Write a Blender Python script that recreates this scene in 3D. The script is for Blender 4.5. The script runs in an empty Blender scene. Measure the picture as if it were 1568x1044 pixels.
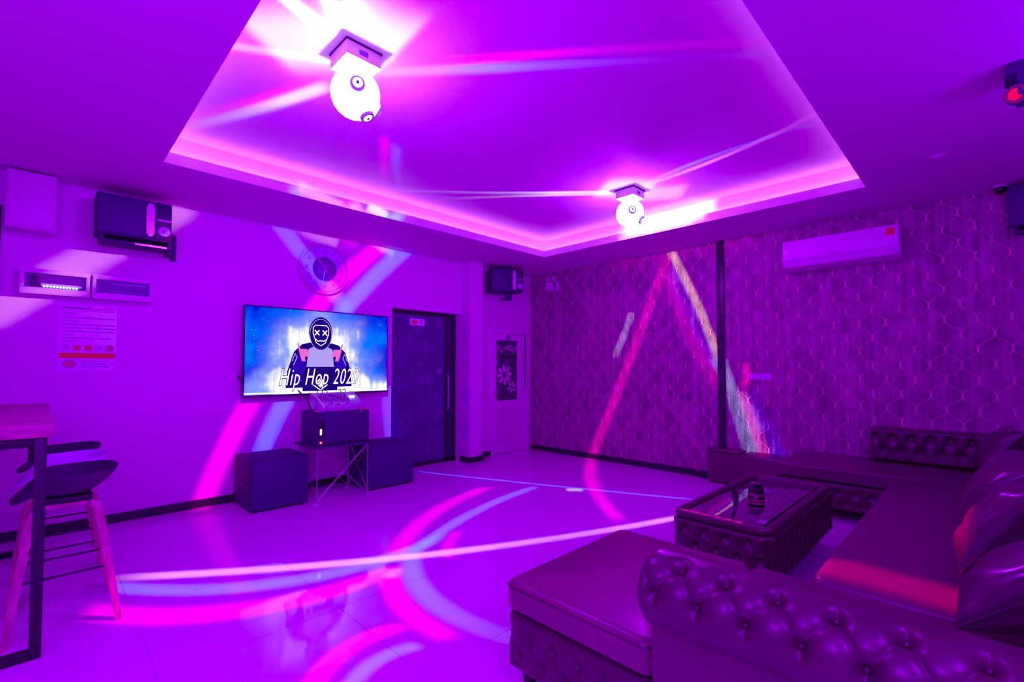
import bpy, bmesh, math, random
from math import sin, cos, pi, radians
from mathutils import Vector, Matrix
random.seed(7)
scene = bpy.context.scene
col = scene.collection
H = 2.78          # lower ceiling
UZ = 3.03         # upper ceiling of the tray
YL, XR = 5.2, 5.62

# ------------------------------------------------------------------ materials
def new_mat(name):
    m = bpy.data.materials.new(name); m.use_nodes = True
    nt = m.node_tree
    return m, nt, nt.nodes['Principled BSDF']

def mat(name, base, rough=0.5, metal=0.0, spec=0.5, coat=0.0, emit=None, es=0.0, bump=0.0, bscale=60, alpha=None):
    m, nt, p = new_mat(name)
    p.inputs['Base Color'].default_value = (*base, 1)
    p.inputs['Roughness'].default_value = rough
    p.inputs['Metallic'].default_value = metal
    p.inputs['Specular IOR Level'].default_value = spec
    p.inputs['Coat Weight'].default_value = coat
    p.inputs['Coat Roughness'].default_value = 0.12
    if emit:
        p.inputs['Emission Color'].default_value = (*emit, 1); p.inputs['Emission Strength'].default_value = es
    n = nt.nodes.new('ShaderNodeTexNoise'); n.inputs['Scale'].default_value = bscale; n.inputs['Detail'].default_value = 4
    tc = nt.nodes.new('ShaderNodeTexCoord'); nt.links.new(tc.outputs['Object'], n.inputs['Vector'])
    mx = nt.nodes.new('ShaderNodeMix'); mx.data_type = 'RGBA'
    mx.inputs[6].default_value = (*[c*0.93 for c in base], 1); mx.inputs[7].default_value = (*[min(1, c*1.05) for c in base], 1)
    nt.links.new(n.outputs['Fac'], mx.inputs[0]); nt.links.new(mx.outputs[2], p.inputs['Base Color'])
    if bump:
        b = nt.nodes.new('ShaderNodeBump'); b.inputs['Strength'].default_value = bump; b.inputs['Distance'].default_value = 0.002
        nt.links.new(n.outputs['Fac'], b.inputs['Height']); nt.links.new(b.outputs['Normal'], p.inputs['Normal'])
    return m

def emission_mat(name, color, strength):
    m = bpy.data.materials.new(name); m.use_nodes = True; nt = m.node_tree; nt.nodes.clear()
    e = nt.nodes.new('ShaderNodeEmission'); e.inputs[0].default_value = (*color, 1); e.inputs[1].default_value = strength
    o = nt.nodes.new('ShaderNodeOutputMaterial'); nt.links.new(e.outputs[0], o.inputs[0])
    return m

class NB:
    """tiny node math builder"""
    def __init__(s, nt): s.nt = nt
    def put(s, node, idx, v):
        if isinstance(v, (int, float)): node.inputs[idx].default_value = v
        else: s.nt.links.new(v, node.inputs[idx])
    def m(s, op, a, b=0.0, c=0.0, clamp=False):
        n = s.nt.nodes.new('ShaderNodeMath'); n.operation = op; n.use_clamp = clamp
        s.put(n, 0, a)
        if len(n.inputs) > 1: s.put(n, 1, b)
        if len(n.inputs) > 2: s.put(n, 2, c)
        return n.outputs[0]
    def sstep(s, v, a, b, lo=0.0, hi=1.0):
        n = s.nt.nodes.new('ShaderNodeMapRange'); n.interpolation_type = 'SMOOTHSTEP'
        s.put(n, 0, v); n.inputs[1].default_value = a; n.inputs[2].default_value = b
        n.inputs[3].default_value = lo; n.inputs[4].default_value = hi
        return n.outputs[0]
    def mix(s, f, a, b):
        n = s.nt.nodes.new('ShaderNodeMix'); n.data_type = 'RGBA'
        s.put(n, 0, f)
        for i, v in ((6, a), (7, b)):
            if isinstance(v, tuple): n.inputs[i].default_value = (*v, 1)
            else: s.nt.links.new(v, n.inputs[i])
        return n.outputs[2]

def floor_mat():
    m, nt, p = new_mat('polished_tile'); b = NB(nt)
    tc = nt.nodes.new('ShaderNodeTexCoord'); sp = nt.nodes.new('ShaderNodeSeparateXYZ'); nt.links.new(tc.outputs['Object'], sp.inputs[0])
    def line(v, off):
        f = b.m('FRACT', b.m('DIVIDE', b.m('ADD', v, off), 0.8)); f = b.m('ABSOLUTE', b.m('SUBTRACT', f, 0.5))
        return b.m('MULTIPLY', f, 0.8)
    d = b.m('MINIMUM', line(sp.outputs[0], 40.02), line(sp.outputs[1], 40.3))
    g = b.sstep(d, 0.0008, 0.0026)
    n = nt.nodes.new('ShaderNodeTexNoise'); n.inputs['Scale'].default_value = 1.3; n.inputs['Detail'].default_value = 5; nt.links.new(tc.outputs['Object'], n.inputs[0])
    tile = b.mix(n.outputs[0], (0.74, 0.72, 0.76), (0.84, 0.82, 0.84))
    nt.links.new(b.mix(g, (0.5, 0.46, 0.52), tile), p.inputs['Base Color'])
    p.inputs['Roughness'].default_value = 0.06; p.inputs['Specular IOR Level'].default_value = 0.3
    bp = nt.nodes.new('ShaderNodeBump'); bp.inputs['Distance'].default_value = 0.0006; bp.inputs['Strength'].default_value = 0.5
    nt.links.new(g, bp.inputs['Height']); nt.links.new(bp.outputs[0], p.inputs['Normal'])
    return m

def paint_mat(name, base):
    return mat(name, base, 0.65, spec=0.25, bump=0.15, bscale=220)

def wallpaper_mat():
    m, nt, p = new_mat('ogee_wallpaper'); b = NB(nt)
    tc = nt.nodes.new('ShaderNodeTexCoord'); sp = nt.nodes.new('ShaderNodeSeparateXYZ'); nt.links.new(tc.outputs['Object'], sp.inputs[0])
    y, z = sp.outputs[1], sp.outputs[2]
    W, P = 0.205, 0.265
    ph = b.m('MULTIPLY', z, 2*pi/P)
    # bulging lattice: cosine with flattened shoulders
    c1 = b.m('COSINE', ph); c3 = b.m('COSINE', b.m('MULTIPLY', ph, 3.0))
    c = b.m('MULTIPLY', b.m('ADD', c1, b.m('MULTIPLY', c3, -0.09)), 0.264)
    yy = b.m('DIVIDE', b.m('ADD', y, 20.0), W)
    def fam(sgn, off):
        v = b.m('ADD', b.m('MULTIPLY', c, sgn), off); v = b.m('ADD', yy, v)
        return b.m('MULTIPLY', b.m('ABSOLUTE', b.m('SUBTRACT', b.m('FRACT', v), 0.5)), W)
    d = b.m('MINIMUM', fam(1, 0.0), fam(-1, 0.5))
    line = b.sstep(d, 0.0026, 0.0064)
    soft = b.sstep(d, 0.0, 0.03)
    # vertical brushed streaks
    mp = nt.nodes.new('ShaderNodeMapping'); mp.inputs['Scale'].default_value = (1, 30, 1.6); nt.links.new(tc.outputs['Object'], mp.inputs[0])
    n = nt.nodes.new('ShaderNodeTexNoise'); n.inputs['Scale'].default_value = 1.0; n.inputs['Detail'].default_value = 6; n.inputs['Roughness'].default_value = 0.65; nt.links.new(mp.outputs[0], n.inputs[0])
    mp2 = nt.nodes.new('ShaderNodeMapping'); mp2.inputs['Scale'].default_value = (1, 9, 7); nt.links.new(tc.outputs['Object'], mp2.inputs[0])
    n2 = nt.nodes.new('ShaderNodeTexNoise'); n2.inputs['Scale'].default_value = 1.0; n2.inputs['Detail'].default_value = 3; nt.links.new(mp2.outputs[0], n2.inputs[0])
    s = b.m('MULTIPLY', b.sstep(n.outputs[0], 0.33, 0.66), 0.6); s = b.m('ADD', s, b.m('MULTIPLY', b.sstep(n2.outputs[0], 0.35, 0.65), 0.4))
    base = b.mix(s, (0.19, 0.14, 0.17), (0.52, 0.42, 0.42))
    edge = b.mix(soft, (0.10, 0.07, 0.10), base)
    base = b.mix(0.55, edge, base)
    nt.links.new(b.mix(line, (0.84, 0.42, 0.56), base), p.inputs['Base Color'])
    p.inputs['Roughness'].default_value = 0.5; p.inputs['Specular IOR Level'].default_value = 0.3
    bp = nt.nodes.new('ShaderNodeBump'); bp.inputs['Distance'].default_value = 0.003; bp.inputs['Strength'].default_value = 0.6
    nt.links.new(b.m('SUBTRACT', b.m('MULTIPLY', n.outputs[0], 0.5), line), bp.inputs['Height']); nt.links.new(bp.outputs[0], p.inputs['Normal'])
    return m

def leather_mat(name, base, crack=False):
    m, nt, p = new_mat(name); b = NB(nt)
    tc = nt.nodes.new('ShaderNodeTexCoord')
    v = nt.nodes.new('ShaderNodeTexVoronoi'); v.inputs['Scale'].default_value = 260; v.feature = 'DISTANCE_TO_EDGE'; nt.links.new(tc.outputs['Object'], v.inputs['Vector'])
    n = nt.nodes.new('ShaderNodeTexNoise'); n.inputs['Scale'].default_value = 9; n.inputs['Detail'].default_value = 5; nt.links.new(tc.outputs['Object'], n.inputs['Vector'])
    nt.links.new(b.mix(n.outputs[0], tuple(c*0.8 for c in base), tuple(c*1.2 for c in base)), p.inputs['Base Color'])
    p.inputs['Roughness'].default_value = 0.34; p.inputs['Specular IOR Level'].default_value = 0.6
    p.inputs['Coat Weight'].default_value = 0.25; p.inputs['Coat Roughness'].default_value = 0.2
    h = b.m('ADD', b.m('MULTIPLY', v.outputs['Distance'], 0.6), b.m('MULTIPLY', n.outputs[0], 1.5))
    if crack:   # worn, creased patch on the seat
        v2 = nt.nodes.new('ShaderNodeTexVoronoi'); v2.inputs['Scale'].default_value = 26; v2.feature = 'DISTANCE_TO_EDGE'
        mp = nt.nodes.new('ShaderNodeMapping'); nt.links.new(tc.outputs['Object'], mp.inputs[0])
        n3 = nt.nodes.new('ShaderNodeTexNoise'); n3.inputs['Scale'].default_value = 14; n3.inputs['Detail'].default_value = 4; nt.links.new(mp.outputs[0], n3.inputs[0])
        ad = nt.nodes.new('ShaderNodeVectorMath'); ad.operation = 'MULTIPLY_ADD'; ad.inputs[1].default_value = (0.12, 0.12, 0.12)
        nt.links.new(n3.outputs[1], ad.inputs[0]); nt.links.new(tc.outputs['Object'], ad.inputs[2]); nt.links.new(ad.outputs[0], v2.inputs['Vector'])
        ds = nt.nodes.new('ShaderNodeVectorMath'); ds.operation = 'DISTANCE'; ds.inputs[1].default_value = crack; nt.links.new(tc.outputs['Object'], ds.inputs[0])
        msk = b.sstep(ds.outputs['Value'], 0.08, 0.26, 1.0, 0.0)
        cr = b.m('MULTIPLY', b.sstep(v2.outputs['Distance'], 0.0, 0.10, 1.0, 0.0), msk)
        h = b.m('SUBTRACT', h, b.m('MULTIPLY', cr, 1.2))
    bp = nt.nodes.new('ShaderNodeBump'); bp.inputs['Distance'].default_value = 0.0012; bp.inputs['Strength'].default_value = 0.35
    nt.links.new(h, bp.inputs['Height']); nt.links.new(bp.outputs[0], p.inputs['Normal'])
    return m

def wood_mat(name, a, c, scale=(1, 18, 18)):
    m, nt, p = new_mat(name); b = NB(nt)
    tc = nt.nodes.new('ShaderNodeTexCoord'); mp = nt.nodes.new('ShaderNodeMapping'); mp.inputs['Scale'].default_value = scale; nt.links.new(tc.outputs['Object'], mp.inputs[0])
    n = nt.nodes.new('ShaderNodeTexNoise'); n.inputs['Scale'].default_value = 3; n.inputs['Detail'].default_value = 7; n.inputs['Distortion'].default_value = 0.6; nt.links.new(mp.outputs[0], n.inputs[0])
    nt.links.new(b.mix(b.sstep(n.outputs[0], 0.3, 0.7), a, c), p.inputs['Base Color'])
    p.inputs['Roughness'].default_value = 0.4
    return m

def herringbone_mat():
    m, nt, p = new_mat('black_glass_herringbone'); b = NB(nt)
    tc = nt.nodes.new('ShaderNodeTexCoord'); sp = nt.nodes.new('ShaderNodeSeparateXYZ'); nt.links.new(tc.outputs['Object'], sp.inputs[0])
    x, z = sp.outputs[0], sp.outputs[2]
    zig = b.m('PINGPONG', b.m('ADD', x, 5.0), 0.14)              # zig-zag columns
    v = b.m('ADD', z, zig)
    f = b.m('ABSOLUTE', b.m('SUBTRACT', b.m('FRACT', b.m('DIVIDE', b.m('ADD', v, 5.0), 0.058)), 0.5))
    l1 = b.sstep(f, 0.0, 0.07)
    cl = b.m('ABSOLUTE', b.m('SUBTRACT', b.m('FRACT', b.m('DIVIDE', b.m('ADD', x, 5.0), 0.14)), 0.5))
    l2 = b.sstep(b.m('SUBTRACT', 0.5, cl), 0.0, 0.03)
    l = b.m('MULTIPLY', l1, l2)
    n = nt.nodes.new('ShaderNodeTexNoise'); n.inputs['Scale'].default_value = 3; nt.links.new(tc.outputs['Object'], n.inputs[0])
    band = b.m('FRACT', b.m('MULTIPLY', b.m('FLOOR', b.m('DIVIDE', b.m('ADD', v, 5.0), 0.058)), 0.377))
    base = b.mix(b.m('MULTIPLY', band, b.sstep(n.outputs[0], 0.4, 0.6)), (0.10, 0.09, 0.24), (0.17, 0.14, 0.34))  # blue reflected in the glass is put into its base colour
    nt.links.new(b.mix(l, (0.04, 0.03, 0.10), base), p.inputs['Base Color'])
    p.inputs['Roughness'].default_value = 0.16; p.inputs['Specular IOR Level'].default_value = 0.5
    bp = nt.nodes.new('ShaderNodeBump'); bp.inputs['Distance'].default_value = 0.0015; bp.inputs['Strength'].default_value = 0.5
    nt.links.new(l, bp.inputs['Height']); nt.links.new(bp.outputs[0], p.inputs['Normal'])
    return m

def grille_mat():
    m, nt, p = new_mat('speaker_grille'); b = NB(nt)
    tc = nt.nodes.new('ShaderNodeTexCoord'); v = nt.nodes.new('ShaderNodeTexVoronoi'); v.inputs['Scale'].default_value = 160; nt.links.new(tc.outputs['Object'], v.inputs['Vector'])
    nt.links.new(b.mix(b.sstep(v.outputs['Distance'], 0.25, 0.45), (0.015, 0.012, 0.05), (0.06, 0.04, 0.17)), p.inputs['Base Color'])
    p.inputs['Roughness'].default_value = 0.5
    return m

def screen_mat():
    """glowing stage picture: blue smoke sides, white haze behind the figure"""
    m = bpy.data.materials.new('screen_picture'); m.use_nodes = True; nt = m.node_tree; nt.nodes.clear(); b = NB(nt)
    tc = nt.nodes.new('ShaderNodeTexCoord'); sp = nt.nodes.new('ShaderNodeSeparateXYZ'); nt.links.new(tc.outputs['Object'], sp.inputs[0])
    x = b.m('DIVIDE', sp.outputs[0], 0.775); z = b.m('DIVIDE', sp.outputs[2], 0.445)
    n = nt.nodes.new('ShaderNodeTexNoise'); n.inputs['Scale'].default_value = 3.2; n.inputs['Detail'].default_value = 6; nt.links.new(tc.outputs['Object'], n.inputs[0])
    mp = nt.nodes.new('ShaderNodeMapping'); mp.inputs['Scale'].default_value = (14, 1, 1.2); nt.links.new(tc.outputs['Object'], mp.inputs[0])
    n2 = nt.nodes.new('ShaderNodeTexNoise'); n2.inputs['Scale'].default_value = 1.5; nt.links.new(mp.outputs[0], n2.inputs[0])
    r = b.m('POWER', b.m('ADD', b.m('POWER', b.m('ABSOLUTE', x), 2), b.m('MULTIPLY', b.m('POWER', b.m('ABSOLUTE', b.m('ADD', z, 0.1)), 2), 0.45)), 0.5)
    low = b.sstep(z, -1.0, -0.3, 0.55, 0.0)
    r2 = b.m('SUBTRACT', b.m('ADD', r, b.m('MULTIPLY', b.m('SUBTRACT', n.outputs[0], 0.5), 1.1)), low)
    g = b.sstep(r2, 0.25, 0.95, 1.0, 0.0)
    blue = b.mix(b.sstep(n.outputs[0], 0.35, 0.7), (0.0, 0.04, 0.7), (0.0, 0.20, 1.0))
    mid = b.mix(g, blue, (0.40, 0.50, 1.0))
    fin = b.mix(b.sstep(b.m('MULTIPLY', g, b.m('ADD', n2.outputs[0], 0.35)), 0.45, 0.9), mid, (1.0, 1.0, 0.98))
    v = nt.nodes.new('ShaderNodeTexVoronoi'); v.inputs['Scale'].default_value = 26; nt.links.new(tc.outputs['Object'], v.inputs['Vector'])
    fin = b.mix(b.sstep(v.outputs['Distance'], 0.04, 0.10, 0.8, 0.0), fin, (0.8, 0.9, 1.0))
    e = nt.nodes.new('ShaderNodeEmission'); e.inputs[1].default_value = .78; nt.links.new(fin, e.inputs[0])
    o = nt.nodes.new('ShaderNodeOutputMaterial'); nt.links.new(e.outputs[0], o.inputs[0])
    return m

def globe_mat(name, color, strength, pass_=0.7):
    """clear plastic beam globe, lit from inside"""
    m = bpy.data.materials.new(name); m.use_nodes = True; nt = m.node_tree; nt.nodes.clear()
    t = nt.nodes.new('ShaderNodeBsdfTransparent'); e = nt.nodes.new('ShaderNodeEmission'); e.inputs[0].default_value = (*color, 1); e.inputs[1].default_value = strength
    mx = nt.nodes.new('ShaderNodeMixShader'); mx.inputs[0].default_value = 1-pass_
    o = nt.nodes.new('ShaderNodeOutputMaterial')
    nt.links.new(t.outputs[0], mx.inputs[1]); nt.links.new(e.outputs[0], mx.inputs[2]); nt.links.new(mx.outputs[0], o.inputs[0])
    return m

def mirror_glass(m):
    m.node_tree.nodes['Principled BSDF'].inputs['IOR'].default_value = 1.6; return m
M = dict(
    floor=floor_mat(), paint=paint_mat('white_wall_paint', (0.80, 0.78, 0.80)), ceil=paint_mat('ceiling_paint', (0.78, 0.76, 0.78)),
    paper=wallpaper_mat(), base=mat('black_skirting', (0.03, 0.03, 0.045), 0.35),
    white=mat('white_plastic', (0.82, 0.80, 0.82), 0.35), cab=mat('painted_steel', (0.72, 0.70, 0.72), 0.4),
    leather=leather_mat('dark_leather', (0.075, 0.018, 0.042)), leather_s=leather_mat('dark_leather_seat', (0.125, 0.025, 0.075)),  # leather_s is lighter: light on the seat tops put into its colour
    leather_c=leather_mat('worn_leather_seat', (0.19, 0.035, 0.11), (0.0, 0.0, 0.06)),  # lighter again, the lit chaise top put into the colour; creases are wear
    pillow=mat('satin_pillow', (0.06, 0.014, 0.04), 0.28, spec=0.7, coat=0.3, bump=0.3, bscale=30),
    black=mat('black_plastic', (0.04, 0.04, 0.10), 0.4), matt=mat('matt_black', (0.05, 0.04, 0.13), 0.65), steel=mat('brushed_steel', (0.6, 0.58, 0.62), 0.3, 0.9),
    chrome=mat('pale_metal', (0.72, 0.6, 0.72), 0.3, 0.3), grille=grille_mat(), wood=wood_mat('bar_wood', (0.36, 0.16, 0.20), (0.62, 0.28, 0.34), (2, 18, 18)),
    woodleg=wood_mat('stool_wood', (0.42, 0.2, 0.22), (0.70, 0.34, 0.38), (14, 14, 1.5)), seatb=mat('black_shell', (0.045, 0.045, 0.09), 0.45), seatw=mat('white_shell', (0.72, 0.85, 1.0), 0.25, coat=.5, emit=(.12, .03, .5), es=.12),  # white_shell emission is an added glow that brightens the seat
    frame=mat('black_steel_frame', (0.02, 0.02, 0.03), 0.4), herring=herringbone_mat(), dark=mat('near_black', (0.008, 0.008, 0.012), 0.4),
    glass=mat('dark_glass_top', (0.50, 0.42, 0.55), 0.015, metal=1.0), paperw=mat('paper_white', (0.78, 0.85, 1.0), 0.4, emit=(.3, .1, .8), es=.14), ink=mat('ink', (0.16, 0.10, 0.2), 0.6),  # paper_white emission is an added glow imitating fluorescence under blue light
    red=mat('red_print', (0.85, 0.03, 0.04), 0.5), redsoft=mat('soft_red_print', (0.75, 0.2, 0.25), 0.5), dial=mat('dial_face', (0.6, 0.66, 0.9), 0.4), dialc=mat('dial_centre', (0.16, 0.14, 0.32), 0.45),
    screen=screen_mat(), navy=emission_mat('screen_navy', (0.012, 0.012, 0.22), .68), navy2=emission_mat('screen_indigo', (0.03, 0.05, 0.5), .68), swhite=emission_mat('screen_white', (1, 1, 1), .8),
    pinkhand=emission_mat('screen_pink', (0.85, 0.2, 0.7), .68), lav=emission_mat('screen_lavender', (0.45, 0.4, 0.95), .68),
    window=mat('smoky_pane', (0.10, 0.06, 0.13), 0.25), ledblue=emission_mat('blue_led', (0.4, 0.6, 1.0), 3.0), ledred=emission_mat('red_led', (1, 0.08, 0.05), 4.0), cable=mat('pale_cable', (0.35, 0.75, 0.9), 0.4),
    cablered=mat('red_cable', (0.9, 0.05, 0.1), 0.4), globe=globe_mat('lit_globe', (1.0, 0.90, 1.0), 4.0), lensglow=emission_mat('lens_glow', (0.9, 0.95, 1.0), 1.4), lensring=mat('lens_ring', (0.5, 0.5, 0.62), 0.3),
    lensred=emission_mat('red_lens', (1.0, 0.02, 0.08), 1.0), cove=emission_mat('cove_strip', (0.8, 0.4, 1.0), 1.0), amber=mat('dark_amber_glass', (0.02, 0.006, 0.02), 0.08, spec=0.8), pinklabel=mat('pink_label', (0.35, 0.04, 0.12), 0.4))

# ------------------------------------------------------------------ mesh helpers
def bx(bm, x0, x1, y0, y1, z0, z1, bev=0.0, seg=2):
    r = bmesh.ops.create_cube(bm, size=1.0)
    vs = r['verts']
    for v in vs:
        v.co = Vector((x0+(v.co.x+.5)*(x1-x0), y0+(v.co.y+.5)*(y1-y0), z0+(v.co.z+.5)*(z1-z0)))
    if bev:
        es = list({e for v in vs for e in v.link_edges})
        bmesh.ops.bevel(bm, geom=es, offset=bev, segments=seg, affect='EDGES', profile=0.5)
    return bm
def box(*a, **k): return bx(bmesh.new(), *a, **k)

def tube(bm, pts, r, n=8, close=False):
    pts = [Vector(p) for p in pts]; rings = []
    for i, p in enumerate(pts):
        a = pts[max(i-1, 0)] if not close else pts[i-1]; c = pts[min(i+1, len(pts)-1)] if not close else pts[(i+1) % len(pts)]
        t = (c-a).normalized(); up = Vector((0, 0, 1)) if abs(t.z) < .9 else Vector((1, 0, 0))
        s = t.cross(up).normalized(); u = s.cross(t)
        rr = r[i] if isinstance(r, (list, tuple)) else r
        rings.append([bm.verts.new(p+(s*cos(2*pi*k/n)+u*sin(2*pi*k/n))*rr) for k in range(n)])
    m = len(rings)
    for i in range(m if close else m-1):
        A, B = rings[i], rings[(i+1) % m]
        for k in range(n): bm.faces.new((A[k], A[(k+1) % n], B[(k+1) % n], B[k]))
    if not close:
        bm.faces.new(rings[0][::-1]); bm.faces.new(rings[-1])
    return bm

def bar(bm, a, b, w, h=None, up=(0, 0, 1)):
    """rectangular bar from a to b"""
    a, b = Vector(a), Vector(b); h = h or w; t = (b-a).normalized(); up = Vector(up)
    if abs(t.dot(up)) > .95: up = Vector((1, 0, 0))
    s = t.cross(up).normalized(); u = s.cross(t)
    q = [[bm.verts.new(p+s*sx*w/2+u*sy*h/2) for sx, sy in ((-1, -1), (1, -1), (1, 1), (-1, 1))] for p in (a, b)]
    for k in range(4): bm.faces.new((q[0][k], q[0][(k+1) % 4], q[1][(k+1) % 4], q[1][k]))
    bm.faces.new(q[0][::-1]); bm.faces.new(q[1])
    return bm

def lathe(bm, prof, c, axis='z', n=32, cap=True):
    """prof: list of (radius, height along axis)"""
    c = Vector(c); rings = []
    for r, h in prof:
        ring = []
        for k in range(n):
            a = 2*pi*k/n; x, y = r*cos(a), r*sin(a)
            p = {'z': Vector((x, y, h)), 'y': Vector((x, h, y)), 'x': Vector((h, x, y))}[axis]
            ring.append(bm.verts.new(c+p))
        rings.append(ring)
    for A, B in zip(rings, rings[1:]):
        for k in range(n): bm.faces.new((A[k], A[(k+1) % n], B[(k+1) % n], B[k]))
    if cap: bm.faces.new(rings[0][::-1]); bm.faces.new(rings[-1])
    return bm

def sphere(bm, c, r, u=20, v=12, sc=(1, 1, 1)):
    bmesh.ops.create_uvsphere(bm, u_segments=u, v_segments=v, radius=r, matrix=Matrix.Translation(c) @ Matrix.Diagonal((*sc, 1)))
    return bm

def poly_y(bm, pts, y, th=0.0006):
    """flat shape facing -y from (x,z) points"""
    f = bm.faces.new([bm.verts.new((x, y, z)) for x, z in pts])
    bmesh.ops.triangulate(bm, faces=[f])
    return bm

def stroke_y(bm, pts, w, y):
    for (x0, z0), (x1, z1) in zip(pts, pts[1:]):
        d = Vector((x1-x0, z1-z0)); L = d.length or 1e-6; n = Vector((-d.y, d.x))/L*w/2; e = d/L*w*0.3
        bm.faces.new([bm.verts.new((a, y, b)) for a, b in ((x0-e.x+n.x, z0-e.y+n.y), (x1+e.x+n.x, z1+e.y+n.y), (x1+e.x-n.x, z1+e.y-n.y), (x0-e.x-n.x, z0-e.y-n.y))])
    return bm

def grid_mesh(bm, fn, nu, nv, closeu=False):
    vs = [[bm.verts.new(fn(i/(nu if closeu else nu-1), j/(nv-1))) for j in range(nv)] for i in range(nu)]
    for i in range(nu if closeu else nu-1):
        for j in range(nv-1):
            a, b2 = vs[i], vs[(i+1) % nu]
            bm.faces.new((a[j], b2[j], b2[j+1], a[j+1]))
    return vs

def worldloc(o):
    v = Vector((0, 0, 0))
    while o is not None: v = v+o.location; o = o.parent
    return v

def obj(name, bm, material, parent=None, smooth=True, ang=0.6, at=None, flip=False):
    bmesh.ops.remove_doubles(bm, verts=bm.verts, dist=1e-6)
    bmesh.ops.recalc_face_normals(bm, faces=bm.faces)
    if flip: bmesh.ops.reverse_faces(bm, faces=bm.faces)
    me = bpy.data.meshes.new(name)
    off = worldloc(parent) if parent is not None else (Vector(at) if at is not None else Vector((0, 0, 0)))
    bmesh.ops.translate(bm, verts=bm.verts, vec=-off)
    bm.to_mesh(me); bm.free()
    if smooth:
        me.polygons.foreach_set('use_smooth', [True]*len(me.polygons)); me.set_sharp_from_angle(angle=ang)
    me.materials.append(material)
    o = bpy.data.objects.new(name, me); col.objects.link(o)
    if parent is not None: o.parent = parent
    elif at is not None: o.location = off
    return o

def thing(name, label, cat, loc=(0, 0, 0), group=None):
    o = bpy.data.objects.new(name, None); o.empty_display_size = 0.1; col.objects.link(o); o.location = loc
    return tag(o, label, cat, group)
def tag(o, label, cat, group=None):
    o['label'] = label; o['category'] = cat
    if group: o['group'] = group
    return o
def struct(name, bm, m, parent=None, **k):
    o = obj(name, bm, m, parent, **k); o['kind'] = 'structure'
    return o
def copy_tree(o, parent=None):
    c = o.copy(); col.objects.link(c); c.parent = parent
    for ch in list(o.children): copy_tree(ch, c)
    return c

def text_bm(s, size, shear=0.0, bold=0.0, sx=1.0, space=1.0):
    cu = bpy.data.curves.new('t', 'FONT'); cu.body = s; cu.size = size; cu.shear = shear; cu.offset = bold; cu.align_x = 'CENTER'; cu.align_y = 'CENTER'; cu.space_character = space
    cu.resolution_u = 3
    o = bpy.data.objects.new('t', cu); col.objects.link(o)
    dg = bpy.context.evaluated_depsgraph_get(); me = bpy.data.meshes.new_from_object(o.evaluated_get(dg))
    bm = bmesh.new(); bm.from_mesh(me)
    bpy.data.objects.remove(o); bpy.data.curves.remove(cu); bpy.data.meshes.remove(me)
    for v in bm.verts: v.co.x *= sx
    return bm
def text_y(s, size, c, **k):      # facing -y
    bm = text_bm(s, size, **k)
    for v in bm.verts: v.co = Vector((c[0]+v.co.x, c[1], c[2]+v.co.y))
    return bm
def text_x(s, size, c, **k):      # facing -x: reading direction is -y
    bm = text_bm(s, size, **k)
    for v in bm.verts: v.co = Vector((c[0], c[1]-v.co.x, c[2]+v.co.y))
    return bm

# ------------------------------------------------------------------ the room
X0, Y0 = -1.3, -0.95
struct('floor', box(X0, XR+.15, Y0, YL+.25, -.12, 0), M['floor'])
# lower ceiling with the rectangular opening
bm = bmesh.new()
HX0, HX1, HY0, HY1 = .6, 4.76, .66, 4.15
L = 0.11
for a in ((X0, HX0, Y0, YL+.2), (HX1, XR+.15, Y0, YL+.2), (HX0, HX1, Y0, HY0), (HX0, HX1, HY1, YL+.2)):
    bx(bm, a[0], a[1], a[2], a[3], H, H+.085)
struct('ceiling', bm, M['ceil'], smooth=False)
bm = bmesh.new(); bx(bm, HX0-L-.12, HX1+L+.12, HY0-L-.12, HY1+L+.12, UZ, UZ+.08)
for a in ((HX0-L-.1, HX0-L, HY0-L-.1, HY1+L+.1), (HX1+L, HX1+L+.1, HY0-L-.1, HY1+L+.1), (HX0-L, HX1+L, HY0-L-.1, HY0-L), (HX0-L, HX1+L, HY1+L, HY1+L+.1)):
    bx(bm, a[0], a[1], a[2], a[3], H+.085, UZ)
struct('ceiling_tray', bm, M['ceil'], smooth=False)
bm = bmesh.new()
z0, z1 = H+.085, H+.095
bx(bm, HX0-L+.01, HX1+L-.01, HY1+L-.04, HY1+L-.02, z0, z1); bx(bm, HX0-L+.01, HX1+L-.01, HY0-L+.02, HY0-L+.04, z0, z1)
bx(bm, HX0-L+.02, HX0-L+.04, HY0-L+.05, HY1+L-.05, z0, z1); bx(bm, HX1+L-.04, HX1+L-.02, HY0-L+.05, HY1+L-.05, z0, z1)
struct('trim_1', bm, M['cove'], smooth=False)

# left wall (television side) with the recessed black door and the pillar
DX0, DX1, DZ = 3.09, 4.18, 2.05
EX0, EX1, EZ = 4.785, 5.50, 1.85
bm = bmesh.new()
bx(bm, X0, DX0, YL, YL+.25, 0, H); bx(bm, DX0, DX1, YL, YL+.25, DZ, H); bx(bm, DX1, EX0, YL, YL+.25, 0, H); bx(bm, EX0, EX1, YL, YL+.25, EZ, H); bx(bm, EX1, XR, YL, YL+.25, 0, H)
struct('wall_left', bm, M['paint'], smooth=False)
struct('wall_pillar', box(DX1, 4.41, 5.0, YL, 0, H), M['paint'], smooth=False)
struct('wall_right', box(XR, XR+.15, Y0, YL+.2, 0, H), M['paper'], smooth=False)
struct('wall_front', box(X0, XR, Y0-.15, Y0, 0, H), M['paint'], smooth=False)
struct('wall_back', box(X0-.15, X0, Y0-.15, YL+.2, 0, H), M['paint'], smooth=False)
BT, BH = .018, .075
bm = bmesh.new(); bx(bm, X0, DX0, YL-BT, YL, 0, BH, .003)
struct('baseboard_left', bm, M['base'])
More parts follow.
